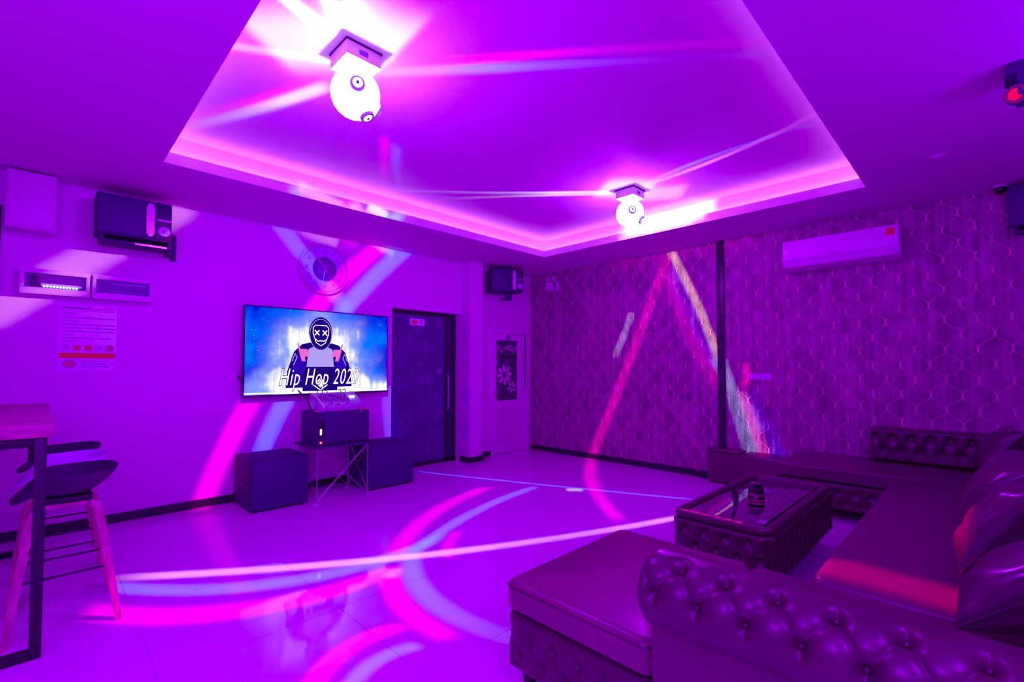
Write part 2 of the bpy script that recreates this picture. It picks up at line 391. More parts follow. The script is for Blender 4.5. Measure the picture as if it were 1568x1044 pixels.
bm = bmesh.new(); bx(bm, DX1-BT, 4.41+BT, 5.0-BT, 5.0, 0, BH, .003); bx(bm, DX1-BT, DX1, 5.0, YL, 0, BH, .003); bx(bm, 4.41, 4.41+BT, 5.0, YL, 0, BH, .003); bx(bm, 4.41, EX0-.045, YL-BT, YL, 0, BH, .003)
struct('baseboard_pillar', bm, M['base'])
bm = bmesh.new(); bx(bm, XR-BT, XR, 2.25, YL, 0, BH, .003); bx(bm, XR-.075, XR, 2.21, 2.42, 0, .065, .003); bx(bm, XR-BT, XR, Y0, 2.2, 0, BH, .003)
struct('baseboard_right', bm, M['base'])
struct('trim_2', box(XR-.03, XR, 2.125, 2.205, 0, H, .004), M['base'])          # dark vertical strip on the wallpaper
struct('trim_3', box(-.36, -.225, YL-.03, YL, 0, 2.52, .004), M['base'])          # dark post at the left edge

# black glass double door in the recess
d1 = bpy.data.objects.new('door_1', None); col.objects.link(d1); d1.location = (3.63, 5.34, 0); d1['kind'] = 'structure'
d1['label'] = 'black glass door with herringbone pattern in a dark frame beside the television'
bm = bmesh.new()
for a in ((DX0, DX0+.05, 0, DZ), (DX1-.05, DX1, 0, DZ), (DX0+.05, DX1-.05, DZ-.05, DZ), (3.99, 4.05, 0, DZ-.05)):
    bx(bm, a[0], a[1], 5.31, 5.36, a[2], a[3], .004)
bx(bm, DX0, DX1, 5.31, 5.36, 0, .05)
obj('frame', bm, M['base'], d1)
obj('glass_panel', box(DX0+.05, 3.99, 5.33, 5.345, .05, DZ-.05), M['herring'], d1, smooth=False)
obj('side_panel', box(4.05, DX1-.05, 5.325, 5.34, .05, DZ-.05), M['black'], d1, smooth=False)
bm = bmesh.new(); tube(bm, [(4.02, 5.30, .72), (4.02, 5.27, .74), (4.02, 5.265, .95), (4.02, 5.27, 1.18), (4.02, 5.30, 1.2)], .011)
obj('pull_handle', bm, M['chrome'], d1)
s = obj('door_sign', box(3.43, 3.66, 5.32, 5.329, 1.86, 1.95, .002), M['paperw'], d1)
bm = bmesh.new()
for k, (x, w) in enumerate(((3.58, .05), (3.58, .04), (3.585, .05))): bx(bm, x, x+w, 5.3175, 5.3195, 1.925-k*.02, 1.932-k*.02)
obj('print_line', bm, M['ink'], s, smooth=False)
bm = bmesh.new(); poly_y(bm, [(3.45, 1.885), (3.52, 1.875), (3.55, 1.90), (3.535, 1.935), (3.52, 1.905), (3.50, 1.94), (3.485, 1.905), (3.46, 1.91)], 5.3185)
obj('red_emblem', bm, M['red'], s, smooth=False)
s = obj('lock_sticker', box(3.87, 3.95, 5.32, 5.329, 1.21, 1.30, .002), M['dialc'], d1)
bm = bmesh.new(); stroke_y(bm, [(3.88, 1.22), (3.88, 1.29), (3.94, 1.29), (3.94, 1.22), (3.88, 1.22)], .005, 5.319); stroke_y(bm, [(3.895, 1.235), (3.895, 1.275), (3.925, 1.275), (3.925, 1.235)], .005, 5.319); stroke_y(bm, [(3.91, 1.23), (3.91, 1.26)], .005, 5.319)
obj('sticker_print', bm, M['chrome'], s, smooth=False)

# white louvred door with flower pane
d2 = bpy.data.objects.new('door_2', None); col.objects.link(d2); d2.location = (5.14, 5.2, 0); d2['kind'] = 'structure'
d2['label'] = 'white louvred door with flower decals on its dark pane, in the room corner'
bm = bmesh.new(); fy0, fy1 = YL-.025, YL+.03
bx(bm, EX0-.045, EX0+.012, fy0, fy1, 0, EZ+.03, .005); bx(bm, EX1-.012, EX1+.045, fy0, fy1, 0, EZ+.03, .005); bx(bm, EX0+.012, EX1-.012, fy0, fy1, EZ-.03, EZ+.03, .005)
obj('frame', bm, M['white'], d2)
lx0, lx1, y0, y1 = EX0+.015, EX1-.015, YL+.002, YL+.04
wx0, wx1, wz0, wz1 = 4.875, 5.325, .80, 1.72
bm = bmesh.new(); bx(bm, lx0, wx0, y0, y1, .01, EZ-.03); bx(bm, wx1, lx1, y0, y1, .01, EZ-.03); bx(bm, wx0, wx1, y0, y1, wz1, EZ-.03); bx(bm, wx0, wx1, y0, y1, .66, wz0); bx(bm, wx0, wx1, y0, y1, .01, .14)
lf = obj('door_leaf', bm, M['white'], d2, smooth=False)
bm = bmesh.new()
n = 17
for k in range(n):
    z = .14+(k+.5)*(.52/n)
    v = [bm.verts.new(p) for p in ((wx0, y0+.001, z-.017), (wx1, y0+.001, z-.017), (wx1, y0+.022, z+.017), (wx0, y0+.022, z+.017), (wx0, y0+.006, z-.019), (wx1, y0+.006, z-.019), (wx1, y0+.028, z+.017), (wx0, y0+.028, z+.017))]
    for f in ((0, 1, 2, 3), (7, 6, 5, 4), (0, 4, 5, 1), (3, 2, 6, 7), (0, 3, 7, 4), (1, 5, 6, 2)): bm.faces.new([v[i] for i in f])
obj('louvres', bm, M['white'], d2, smooth=False)
pane = obj('pane', box(wx0, wx1, y0+.015, y0+.022, wz0, wz1), M['window'], d2, smooth=False)
obj('pane_rail', box(wx0, wx1, y0+.004, y0+.0145, 1.45, 1.475), M['base'], d2)
def flower(cx, cz, r, n, ph=0, w=.30):
    bm = bmesh.new()
    for k in range(n):
        a = ph+2*pi*k/n; t = Vector((cos(a), sin(a))); s_ = Vector((-t.y, t.x))
        pts = []
        for q in range(14):
            u = q/14*2*pi; p = t*(r*.62+r*.38*cos(u))+s_*(r*w*sin(u)*(1-.25*cos(u)*-1)*.6); pts.append((cx+p.x, cz+p.y))
        poly_y(bm, pts, y0+.0135)
    return bm
obj('flower_decal', flower(5.05, 1.19, .155, 8, .1), M['white'], d2, smooth=False)
obj('flower_decal', flower(5.21, 1.00, .095, 6, .3), M['white'], d2, smooth=False)
for k, (fx, fz, fr) in enumerate(((4.92, 1.60, .05), (4.99, 1.55, .03), (5.06, 1.60, .035), (5.12, 1.60, .03), (5.18, 1.61, .055), (5.24, 1.56, .03), (5.29, 1.60, .04))):
    obj('flower_decal', flower(fx, fz, fr, 5+k % 2, k), M['white'], d2, smooth=False)
obj('door_closer', box(5.07, 5.15, y0-.012, y0, 1.735, 1.80, .003), M['dialc'], d2)
bm = bmesh.new(); lathe(bm, [(.028, 0), (.028, .008), (.011, .012), (.011, .045)], (4.835, y0-.045, .93), 'y', 16); bx(bm, 4.83, 4.925, y0-.05, y0-.038, .925, .94, .004)
obj('lever_handle', bm, M['steel'], d2)

# ------------------------------------------------------------------ wall fittings (left wall)
t = thing('electrical_cabinet', 'pale steel electrical cabinet high on the left wall beside the hanging speaker', 'cabinet', (-.07, YL, 2.33))
obj('body', box(-.20, .07, 5.02, YL, 2.335, 2.765, .004), M['cab'], t)
dr = obj('door', box(-.185, .055, 5.008, 5.0195, 2.352, 2.75, .004), M['cab'], t)
bm = bmesh.new(); lathe(bm, [(.014, -.008), (.014, 0)], (-.145, 5.008, 2.56), 'y', 14); bx(bm, -.149, -.141, 4.996, 5.0, 2.548, 2.572)
obj('lock', bm, M['steel'], dr)

def breaker(x0, x1, lab, switches):
    t = thing('breaker_box', lab, 'breaker box', ((x0+x1)/2, YL, 1.86), 'breaker boxes under the electrical cabinet')
    z0, z1 = 1.865, 2.06; fr = 5.115
    bm = bmesh.new()
    bx(bm, x0, x1, fr+.03, YL, z0, z1, .004)
    bx(bm, x0, x1, fr, fr+.03, z0, z0+.05, .003); bx(bm, x0, x1, fr, fr+.03, z1-.035, z1, .003); bx(bm, x0, x0+.025, fr, fr+.03, z0+.05, z1-.035, .002); bx(bm, x1-.025, x1, fr, fr+.03, z0+.05, z1-.035, .002)
    obj('housing', bm, M['white'], t)
    obj('window_cover', box(x0+.025, x1-.025, fr+.022, fr+.0295, z0+.05, z1-.035), M['dialc'], t, smooth=False)
    if switches:
        obj('main_breaker', box(x0+.06, x0+.105, fr+.006, fr+.022, z0+.062, z1-.05, .003), M['black'], t)
        obj('breaker_rail', box(x0+.115, x1-.05, fr+.01, fr+.022, z0+.068, z0+.088, .002), M['dial'], t)
        for k in range(11): obj('toggle', box(x0+.128+k*.0185, x0+.139+k*.0185, fr+.001, fr+.012, z0+.058, z0+.067, .002), M['ledblue'], t)
    else:
        obj('rail_line', box(x0+.12, x1-.04, fr+.017, fr+.0215, z1-.065, z1-.058), M['dial'], t)
        obj('rail_line', box(x0+.10, x1-.05, fr+.017, fr+.0215, z0+.07, z0+.074), M['lensring'], t)
        obj('maker_mark', text_y('ELL', .018, (x0+.055, fr-.001, z1-.018)), M['ink'], t, smooth=False)
    return t
breaker(-.12, .279, 'white breaker box with a row of blue lit switches, left one of the pair', True)
breaker(.291, .69, 'white breaker box with an empty dark window, above right of the notice', False)

t = thing('wall_notice', 'laminated printed notice with a red band taped below the breaker boxes', 'notice', (.28, YL, 1.27))
sheet = obj('sheet', box(.10, .46, YL-.004, YL, 1.27, 1.82, .001), M['paperw'], t)
yy = YL-.0052
def text_row(x0, x1, z, h, m, nm='print_line'):
    bm = bmesh.new(); x = x0
    while x < x1:
        w = random.uniform(.004, .011); hh = h*random.uniform(.6, 1.15)
        bx(bm, x, min(x+w, x1), yy, yy+.001, z, z+hh); x += w+random.choice((.0015, .0015, .0015, .005))
    obj(nm, bm, m, sheet, smooth=False)
text_row(.12, .29, 1.775, .015, M['ink'], 'heading'); text_row(.30, .445, 1.775, .013, M['redsoft'], 'heading')
obj('rule', box(.12, .445, yy, yy+.001, 1.763, 1.765), M['ink'], sheet, smooth=False)
for x0, x1, z in ((.13, .215, 1.735), (.13, .44, 1.70), (.13, .21, 1.672), (.13, .445, 1.645), (.13, .445, 1.617), (.13, .435, 1.59), (.13, .20, 1.562), (.13, .42, 1.535), (.13, .20, 1.508)):
    text_row(x0, x1, z, .008, M['ink'])
for k in range(5):
    cx = .145+k*.068; bm = bmesh.new(); lathe(bm, [(.026, 0), (.026, -.001)], (cx, yy+.001, 1.46), 'y', 24)
    ic = obj('round_icon', bm, M['redsoft' if k in (1, 2, 4) else 'paperw'], sheet)
    bm = bmesh.new(); stroke_y(bm, [(cx+.0255*cos(a*pi/12), 1.46+.0255*sin(a*pi/12)) for a in range(25)], .0025, yy-.0006); stroke_y(bm, [(cx-.014, 1.452), (cx, 1.472), (cx+.014, 1.452), (cx-.014, 1.452)], .003, yy-.0006); stroke_y(bm, [(cx-.017, 1.443), (cx+.017, 1.477)], .003, yy-.0007)
    obj('icon_mark', bm, M['red' if k in (1, 2) else 'ink'], ic, smooth=False)
obj('red_band', box(.107, .453, yy, yy+.001, 1.375, 1.42), M['red'], sheet, smooth=False)
bm = bmesh.new(); stroke_y(bm, [(.17+.038*cos(a*pi/14), 1.33+.030*sin(a*pi/14)) for a in range(29)], .005, yy-.0004)
obj('oval_ring', bm, M['ink'], sheet, smooth=False)
bm = bmesh.new(); poly_y(bm, [(.17+.034*cos(a*pi/10), 1.33+.025*sin(a*pi/10)) for a in range(20)], yy-.0002)
obj('oval_logo', bm, M['redsoft'], sheet, smooth=False)
for x0, x1, z in ((.235, .41, 1.345), (.25, .40, 1.324), (.235, .42, 1.303)): text_row(x0, x1, z, .008, M['ink'])

# clock
CX, CZ, CR = 2.225, 2.395, .285
t = thing('wall_clock', 'large round wall clock with roman numerals above the television', 'clock', (CX, YL, CZ-CR))
bm = bmesh.new(); lathe(bm, [(CR-.03, 0), (CR, -.01), (CR, -.045), (CR-.012, -.055), (CR-.028, -.048), (CR-.030, -.03)], (CX, YL, CZ), 'y', 64, cap=False)
obj('rim', bm, M['cab'], t)
bm = bmesh.new(); lathe(bm, [(CR-.034, -.0315), (CR-.034, -.036), (CR-.028, -.036), (CR-.028, -.0315)], (CX, YL, CZ), 'y', 64, cap=False); obj('bezel_ring', bm, M['dialc'], t)
bm = bmesh.new(); lathe(bm, [(CR-.029, 0), (CR-.029, -.031)], (CX, YL, CZ), 'y', 64)
face = obj('dial', bm, M['dial'], t)
bm = bmesh.new(); lathe(bm, [(.135, 0), (.135, -.003)], (CX, YL-.031, CZ), 'y', 48)
obj('dial_centre', bm, M['dialc'], t)
bm = bmesh.new()
for k in range(12):      # little floral swirl
    a = k*pi/6; stroke_y(bm, [(CX+.05*cos(a+.5*q)*(.4+q*.5), CZ+.05*sin(a+.5*q)*(.4+q*.5)) for q in (0, 1, 2, 3)], .003, YL-.0348)
obj('centre_pattern', bm, M['lensring'], t, smooth=False)
for k, s in enumerate(('XII', 'I', 'II', 'III', 'IIII', 'V', 'VI', 'VII', 'VIII', 'IX', 'X', 'XI')):
    a = pi/2-k*pi/6
    bm = text_bm(s, .062, sx=.8)
    R_ = Matrix.Rotation(a-pi/2, 2)
    for v in bm.verts:
        p = R_ @ Vector((v.co.x, v.co.y)); v.co = Vector((CX+.195*cos(a)+p.x, YL-.0325, CZ+.195*sin(a)+p.y))
    obj('numeral', bm, M['ink'], face, smooth=False)
def hand(ang, l, w, tail=.05):
    d = Vector((cos(ang), sin(ang))); bm = bmesh.new(); stroke_y(bm, [(CX-d.x*tail, CZ-d.y*tail), (CX+d.x*l, CZ+d.y*l)], w, YL-.038); return bm
obj('hour_hand', hand(radians(128), .135, .009), M['white'], t, smooth=False)
obj('minute_hand', hand(radians(262), .19, .006), M['white'], t, smooth=False)
obj('second_hand', hand(radians(75), .07, .005, .06), M['white'], t, smooth=False)
bm = bmesh.new(); lathe(bm, [(.008, 0), (.008, -.014)], (CX, YL-.031, CZ), 'y', 16)
obj('hub', bm, M['white'], t)

# television with the lit stage picture
TX, TZ, TY = 2.19, 1.468, 5.10
t = thing('television', 'large flat television showing a hooded figure with the words Hip Hop 2020', 'television', (TX, TY, TZ))
obj('casing', box(TX-.788, TX+.788, TY, TY+.045, TZ-.458, TZ+.452, .004), M['black'], t)
obj('wall_mount', box(TX-.3, TX+.3, TY+.0455, YL, TZ-.2, TZ+.2), M['matt'], t)
mirror_glass(M['glass'])
scr = obj('screen', box(TX-.775, TX+.775, TY-.001, TY+.003, TZ-.44, TZ+.44), M['screen'], t, smooth=False)
def S(pts, m, name, lay, stroke=None):
    P = [(TX+a, TZ+c) for a, c in pts]; bm = bmesh.new()
    if stroke: stroke_y(bm, P, stroke, TY-.001-lay*.0006)
    else: poly_y(bm, P, TY-.001-lay*.0006)
    return obj(name, bm, M[m], scr, smooth=False)
ox = -.03
S([(ox-.36, -.38), (ox-.345, -.2), (ox-.28, .0), (ox-.2, .08), (ox-.12, .10), (ox+.12, .10), (ox+.2, .08), (ox+.28, .0), (ox+.345, -.2), (ox+.36, -.38)], 'navy', 'figure_body', 1)
S([(ox-.15, -.16), (ox-.13, .03), (ox-.05, .07), (ox+.05, .07), (ox+.13, .03), (ox+.15, -.16)], 'lav', 'figure_chest', 2)
hood = [(ox+.132*cos(a)*(1 if sin(a) > 0 else .95), .195+.185*sin(a)*(1.0 if sin(a) > 0 else .95)) for a in [k*pi/16 for k in range(32)]]
S(hood, 'navy', 'figure_hood', 3)
S([(ox+.12*cos(k*pi/16), .19+.168*sin(k*pi/16)) for k in range(33)], 'lav', 'hood_edge', 4, .006)
S([(ox-.085, .20), (ox-.085, .265), (ox-.06, .29), (ox+.06, .29), (ox+.085, .265), (ox+.085, .20), (ox+.05, .10), (ox, .07), (ox-.05, .10), (ox-.085, .20)], 'swhite', 'face_outline', 5, .007)
for s_ in (-1, 1):
    S([(ox+s_*.02, .235), (ox+s_*.065, .185)], 'swhite', 'eye_mark', 6, .012); S([(ox+s_*.02, .185), (ox+s_*.065, .235)], 'swhite', 'eye_mark', 6, .012)
S([(ox-.06, .14), (ox-.03, .118), (ox, .125), (ox+.03, .118), (ox+.06, .14)], 'swhite', 'mouth_mark', 6, .009)
for s_ in (-1, 1):    # raised forearms and hands
    S([(ox+s_*.30, -.33), (ox+s_*.29, -.08), (ox+s_*.21, -.02), (ox+s_*.16, -.12), (ox+s_*.17, -.33)], 'navy2', 'figure_sleeve', 4)
    S([(ox+s_*.20, -.10), (ox+s_*.23, .0), (ox+s_*.25, .09), (ox+s_*.235, .095), (ox+s_*.215, .03), (ox+s_*.15, .03), (ox+s_*.13, .01), (ox+s_*.19, .0), (ox+s_*.12, -.03), (ox+s_*.125, -.05), (ox+s_*.17, -.05), (ox+s_*.16, -.10)], 'pinkhand', 'figure_hand', 5)
    S([(ox+s_*.285, -.14), (ox+s_*.25, -.06), (ox+s_*.27, -.02), (ox+s_*.30, -.1)], 'lav', 'sleeve_stripe', 6, .007)
S([(ox-.19, -.42), (ox-.19, -.19), (ox+.19, -.19), (ox+.19, -.42)], 'navy', 'laptop', 7)
S([(ox-.055, -.33), (ox, -.275), (ox+.055, -.33), (ox, -.385)], 'swhite', 'laptop_logo', 8)
S([(ox-.075, -.355), (ox, -.41), (ox+.075, -.355)], 'swhite', 'laptop_logo', 8, .010)
S([(-.775, -.425), (.775, -.425)], 'swhite', 'stage_edge', 8, .014)
for lay, b_, m_ in ((9, .008, 'navy'), (10, -.001, 'swhite')):
    bm = text_y('Hip Hop 2020', .25, (TX-.035, TY-.001-lay*.0006, TZ-.275), shear=.32, bold=b_, sx=.54, space=1.10)
    obj('title_lettering', bm, M[m_], scr, smooth=False)

# socket left of the television, its cable
t = thing('wall_socket', 'small white wall socket with a plugged cable at the left edge of the television', 'socket', (1.37, YL, 1.17))
obj('plate', box(1.315, 1.40, YL-.012, YL, 1.18, 1.245, .003), M['white'], t)
bm = bmesh.new(); bx(bm, 1.375, 1.395, YL-.04, YL-.0125, 1.195, 1.22, .004); tube(bm, [(1.385, YL-.03, 1.195), (1.40, YL-.03, 1.16), (1.43, YL-.03, 1.13), (1.47, YL-.03, 1.17)], .004, 6)
obj('plug', bm, M['black'], t)

# wall speakers -------------------------------------------------------
def make_speaker(label, w=.49, h=.33, dp=.27):
    t = thing('wall_speaker', label, 'speaker', (0, 0, 0), 'karaoke speakers hung near the ceiling')
    # front face at y=0 (facing -y), body behind
    bm = bmesh.new(); bx(bm, -w/2, w/2, .012, dp, 0, h, .012, 3); obj('cabinet', bm, M['matt'], t)
    obj('grille', box(-w/2+.012, .06, 0, .0115, .015, h-.015, .004), M['grille'], t)
    obj('tweeter_panel', box(.135, w/2-.008, 0, .0115, .015, h-.015, .004), M['black'], t)
    bm = bmesh.new(); poly_y(bm, [(.07, .06), (.085, .03), (.11, .03), (.125, .06), (.125, h-.06), (.11, h-.025), (.085, h-.025), (.07, h-.06)], -.001)
    bx(bm, .072, .123, 0, .012, .05, h-.05, .004)
    obj('port_bar', bm, M['chrome'], t)
    bm = bmesh.new(); lathe(bm, [(.042, 0), (.042, -.004), (.03, -.006), (.012, -.003), (.008, -.012), (.001, -.014)], (.19, 0, .085), 'y', 24)
    obj('tweeter', bm, M['lensring'], t)
    bm = bmesh.new(); x = .148
    for k in range(7): bx(bm, x, x+.010, -.003, 0, .172, .186); x += .0135
    obj('badge', bm, M['chrome'], t, smooth=False)
    bm = bmesh.new(); bx(bm, -w/2+.03, w/2, .03, dp-.03, -.055, -.035, .003); bx(bm, -w/2+.03, -w/2+.05, .03, dp-.03, -.035, -.0005); bx(bm, w/2-.02, w/2, .03, dp-.03, -.035, -.0005)
    obj('cradle', bm, M['matt'], t)
    obj('cradle_label', box(0, w/2-.03, .026, .0295, -.053, -.038), M['chrome'], t, smooth=False)
    return t
spk = make_speaker('large black speaker on a bracket over the breaker boxes at left')
spk.location = (.535, 4.90, 2.365)
bm = bmesh.new(); bx(bm, .81, .86, 5.188, YL, 2.26, 2.50, .002); bx(bm, .765, .80, 5.0, 5.188, 2.29, 2.325, .003); bx(bm, .80, .81, 5.15, 5.188, 2.29, 2.33)
br = obj('wall_bracket', bm, M['matt'], None, at=(.8, YL, 2.26))
br.location = (0, 0, 0)
for v in br.data.vertices: v.co += Vector((.8, YL, 2.26)) - Vector((.535, 4.90, 2.365))
br.parent = spk
s2 = copy_tree(spk); s2['label'] = 'black speaker hung in the corner above the white louvred door'
s2.location = (4.76, 4.84, 2.40); s2.rotation_euler = (0, 0, radians(-24))
for ch in list(s2.children):
    if ch.name.startswith('wall_bracket'): bpy.data.objects.remove(ch)
    elif ch.name.startswith('cradle'): bpy.data.objects.remove(ch)
bm = bmesh.new(); bx(bm, .02, .10, .10, .17, -.11, -.0005, .003); bx(bm, .03, .09, .17, .33, -.09, -.06, .003)
o = obj('stand_arm', bm, M['matt']); o.parent = s2
s3 = copy_tree(spk); s3['label'] = 'dark speaker just under the ceiling at the right edge, above the sofa corner'
s3.location = (5.36, -.37, 2.42); s3.rotation_euler = (0, 0, radians(-115))
for ch in list(s3.children):
    if ch.name.startswith('wall_bracket'): bpy.data.objects.remove(ch)

# hooks / cable loops on the pillar, switch by the white door
def loop(z, label, m, m2):
    t = thing('cable_loop', label, 'cable', (4.17, 5.06, z), 'cables hung on the pillar side')
    bm = bmesh.new(); pts = [(4.163, 5.06+.045*sin(a), z+.10*cos(a)) for a in [k*2*pi/20 for k in range(20)]]
    tube(bm, pts, .006, 6, close=True); obj('loop', bm, M[m], t)
    bm = bmesh.new(); tube(bm, [(4.179, 5.06, z+.13), (4.16, 5.06, z+.13), (4.158, 5.06, z+.095)], .006, 6)
    obj('hook', bm, M[m2], t)
    bm = bmesh.new(); tube(bm, [(4.17, 5.09, z+.06), (4.165, 5.12, z+.07), (4.162, 5.14, z+.03)], .004, 6); obj('cable_end', bm, M[m2], t)
loop(.90, 'pale blue cable loop on a hook, upper one on the pillar side', 'cable', 'steel')
loop(.42, 'cable loop with red ends, lower one on the pillar side near the floor', 'cable', 'cablered')
t = thing('light_switch', 'white light switch between the pillar and the white louvred door', 'switch', (4.63, YL, 1.14))
obj('plate', box(4.575, 4.69, YL-.01, YL, 1.145, 1.225, .003), M['white'], t)
obj('rocker', box(4.615, 4.65, YL-.015, YL-.0105, 1.165, 1.205, .002), M['dial'], t)

# ------------------------------------------------------------------ right wall fittings
t = thing('air_conditioner', 'white split air conditioner on the patterned wall with a red sticker', 'air conditioner', (XR, .985, 2.30))
ay0, ay1 = .515, 1.455
prof = [(XR, 2.595), (5.435, 2.595), (5.425, 2.585), (5.415, 2.45), (5.415, 2.385), (5.435, 2.34), (5.50, 2.305), (XR, 2.30)]
bm = bmesh.new(); A = [bm.verts.new((x, ay0, z)) for x, z in prof]; B = [bm.verts.new((x, ay1, z)) for x, z in prof]
for k in range(len(prof)): bm.faces.new((A[k], A[(k+1) % len(prof)], B[(k+1) % len(prof)], B[k]))
bm.faces.new(A); bm.faces.new(B[::-1]); obj('body', bm, M['white'], t, ang=.5)
obj('front_panel', box(5.403, 5.4145, ay0+.004, ay1-.004, 2.395, 2.588, .004), M['white'], t)
bm = bmesh.new(); bar(bm, (5.415, ay0+.03, 2.352), (5.415, ay1-.03, 2.352), .06, .006, up=(1, 0, .6)); obj('air_flap', bm, M['white'], t)
obj('maker_mark', text_x('......', .06, (5.4015, 1.0, 2.425), bold=.002), M['ink'], t, smooth=False)
bm = bmesh.new(); f = bm.faces.new([bm.verts.new((5.4020, .58+a, 2.53+c)) for a, c in [(-.033, -.035), (.033, -.035)]+[(.033*cos(k*pi/10), .005+.033*sin(k*pi/10)) for k in range(11)]])
obj('energy_sticker', bm, M['red'], t, smooth=False)
for yc, lab in ((1.805, 'white switch plate on the patterned wall, nearer the dark strip'), (1.69, 'white switch plate on the patterned wall, right one of the pair')):
    t = thing('wall_switch', lab, 'switch', (XR, yc, 1.165), 'switch plates above the padded bench')
    obj('plate', box(XR-.012, XR, yc-.054, yc+.054, 1.165, 1.235, .003), M['white'], t)
    for k in ((-1, 1) if yc > 1.7 else (0,)): obj('rocker', box(XR-.016, XR-.0125, yc+k*.02-.012, yc+k*.02+.012, 1.18, 1.22, .002), M['dial'], t)
t = thing('emergency_light', 'white twin-lamp emergency light high on the patterned wall near the corner', 'emergency light', (XR, 4.70, 2.46))
obj('case', box(5.555, XR, 4.59, 4.83, 2.49, 2.615, .006), M['white'], t)
for yc in (4.65, 4.77):
    bm = bmesh.new(); tube(bm, [(5.585, yc, 2.613), (5.585, yc, 2.645)], .008, 8); lathe(bm, [(.018, .02), (.032, 0), (.034, -.035), (.028, -.04)], (5.58, yc, 2.665), 'x', 20)
    obj('lamp_head', bm, M['white'], t)
obj('panel', box(5.55, 5.5545, 4.605, 4.66, 2.505, 2.60, .002), M['dialc'], t)
t = thing('security_camera', 'small dark dome security camera under the ceiling beside the far right speaker', 'camera', (5.5, -.12, 2.70))
bm = bmesh.new(); lathe(bm, [(.045, .018), (.045, .0)], (5.5, -.12, H-.0185), 'z', 24); obj('mount', bm, M['cab'], t)
bm = bmesh.new(); sphere(bm, (5.5, -.12, H-.03), .042); obj('dome', bm, M['dark'], t)
t = thing('smoke_detector', 'small round smoke detector on the ceiling between the tray edge and the patterned wall', 'smoke detector', (4.42, .2, H))
bm = bmesh.new(); lathe(bm, [(.04, 0), (.04, -.006), (.03, -.012), (.001, -.012)], (4.42, .2, H), 'z', 28); obj('body', bm, M['ceil'], t)
t = thing('laser_light', 'black stage light with a red lens on the ceiling at the upper right edge', 'stage light', (3.36, -.14, H))
obj('base', box(3.30, 3.46, -.24, -.10, H-.06, H, .006), M['matt'], t)
bm = bmesh.new(); bx(bm, 3.295, 3.307, -.20, -.14, H-.17, H-.06); bx(bm, 3.453, 3.465, -.20, -.14, H-.17, H-.06); obj('yoke', bm, M['matt'], t)
bm = bmesh.new(); c0 = Vector((3.38, -.17, H-.135)); dn = Vector((-.75, .42, -.25)).normalized()
tube(bm, [c0-dn*.07, c0-dn*.06, c0+dn*.07, c0+dn*.075], [.034, .05, .05, .046], 20); obj('head', bm, M['black'], t)
bm = bmesh.new(); tube(bm, [c0+dn*.0752, c0+dn*.082], [.044, .040], 20); obj('bezel', bm, M['pinklabel'], t)
bm = bmesh.new(); tube(bm, [c0+dn*.0825, c0+dn*.09], [.026, .016], 20); obj('lens', bm, M['lensred'], t)

# ------------------------------------------------------------------ the two disco lights
def disco(x, y, lab, lens):
    t = thing('disco_light', lab, 'disco light', (x, y, UZ), 'globe disco lights on the tray ceiling')
    obj('base', box(x-.10, x+.10, y-.10, y+.10, UZ-.085, UZ, .006), M['white'], t)
    bm = bmesh.new(); bx(bm, x-.104, x+.104, y-.104, y+.104, UZ-.009, UZ-.0002); obj('gasket', bm, M['base'], t)
    obj('control_panel', box(x-.03, x+.02, y-.1035, y-.1003, UZ-.06, UZ-.035), M['dialc'], t, smooth=False)
    bm = bmesh.new(); lathe(bm, [(.035, -.085), (.03, -.12)], (x, y, UZ), 'z', 16); obj('neck', bm, M['white'], t)
    bm = bmesh.new(); R_ = .132
    bmesh.ops.create_icosphere(bm, subdivisions=3, radius=R_, matrix=Matrix.Translation((x, y, UZ-.225)))
    obj('globe', bm, M['globe'], t)
    for k, d in enumerate(lens):
        d = Vector(d).normalized(); c = Vector((x, y, UZ-.225)); bm = bmesh.new()
        tube(bm, [c+d*(R_+.001), c+d*(R_+.016)], [.040, .036], 20); ri = obj('lens_ring', bm, M['lensring'], t)
        bm = bmesh.new(); tube(bm, [c+d*(R_+.0165), c+d*(R_+.02)], [.026, .02], 16); o = obj('lens', bm, M['lensglow'], ri)
        bm = bmesh.new(); tube(bm, [c+d*(R_+.0205), c+d*(R_+.023)], [.009, .006], 12); o = obj('lens_core', bm, M['dialc'], ri)
    return t
disco(1.20, 2.42, 'larger blazing white disco light on the tray ceiling, nearer the camera', [(.35, -.30, -.88), (.93, -.05, -.35), (-.35, -.85, -.1)])
disco(4.05, 2.42, 'smaller blazing white disco light near the far corner of the tray ceiling', [(-.72, -.62, -.05), (.2, -.8, -.6)])

# ------------------------------------------------------------------ sound equipment
def subwoofer(x0, x1, y0, y1, h, lab):
    t = thing('subwoofer', lab, 'speaker', ((x0+x1)/2, (y0+y1)/2, 0), 'black floor subwoofers')
    obj('cabinet', box(x0, x1, y0+.014, y1, .012, h, .008, 3), M['matt'], t)
    obj('front_grille', box(x0+.012, x1-.012, y0, y0+.0135, .02, h-.014, .005), M['grille'], t)
    bm = bmesh.new(); bx(bm, x0-.002, x0-.0002, (y0+y1)/2-.09, (y0+y1)/2+.03, .20, .33, .0005); obj('side_handle', bm, M['dark'], t)
    bm = bmesh.new(); bx(bm, x0-.012, x0-.0022, (y0+y1)/2-.08, (y0+y1)/2+.02, .262, .278, .003); obj('handle_bar', bm, M['matt'], t)
    for a in (x0+.05, x1-.05):
        for c in (y0+.06, y1-.06):
            bm = bmesh.new(); lathe(bm, [(.018, 0), (.018, .0118)], (a, c, 0), 'z', 12); obj('foot', bm, M['black'], t)
subwoofer(1.355, 1.86, 4.62, 5.15, .465, 'large black subwoofer on the floor below the left end of the television')
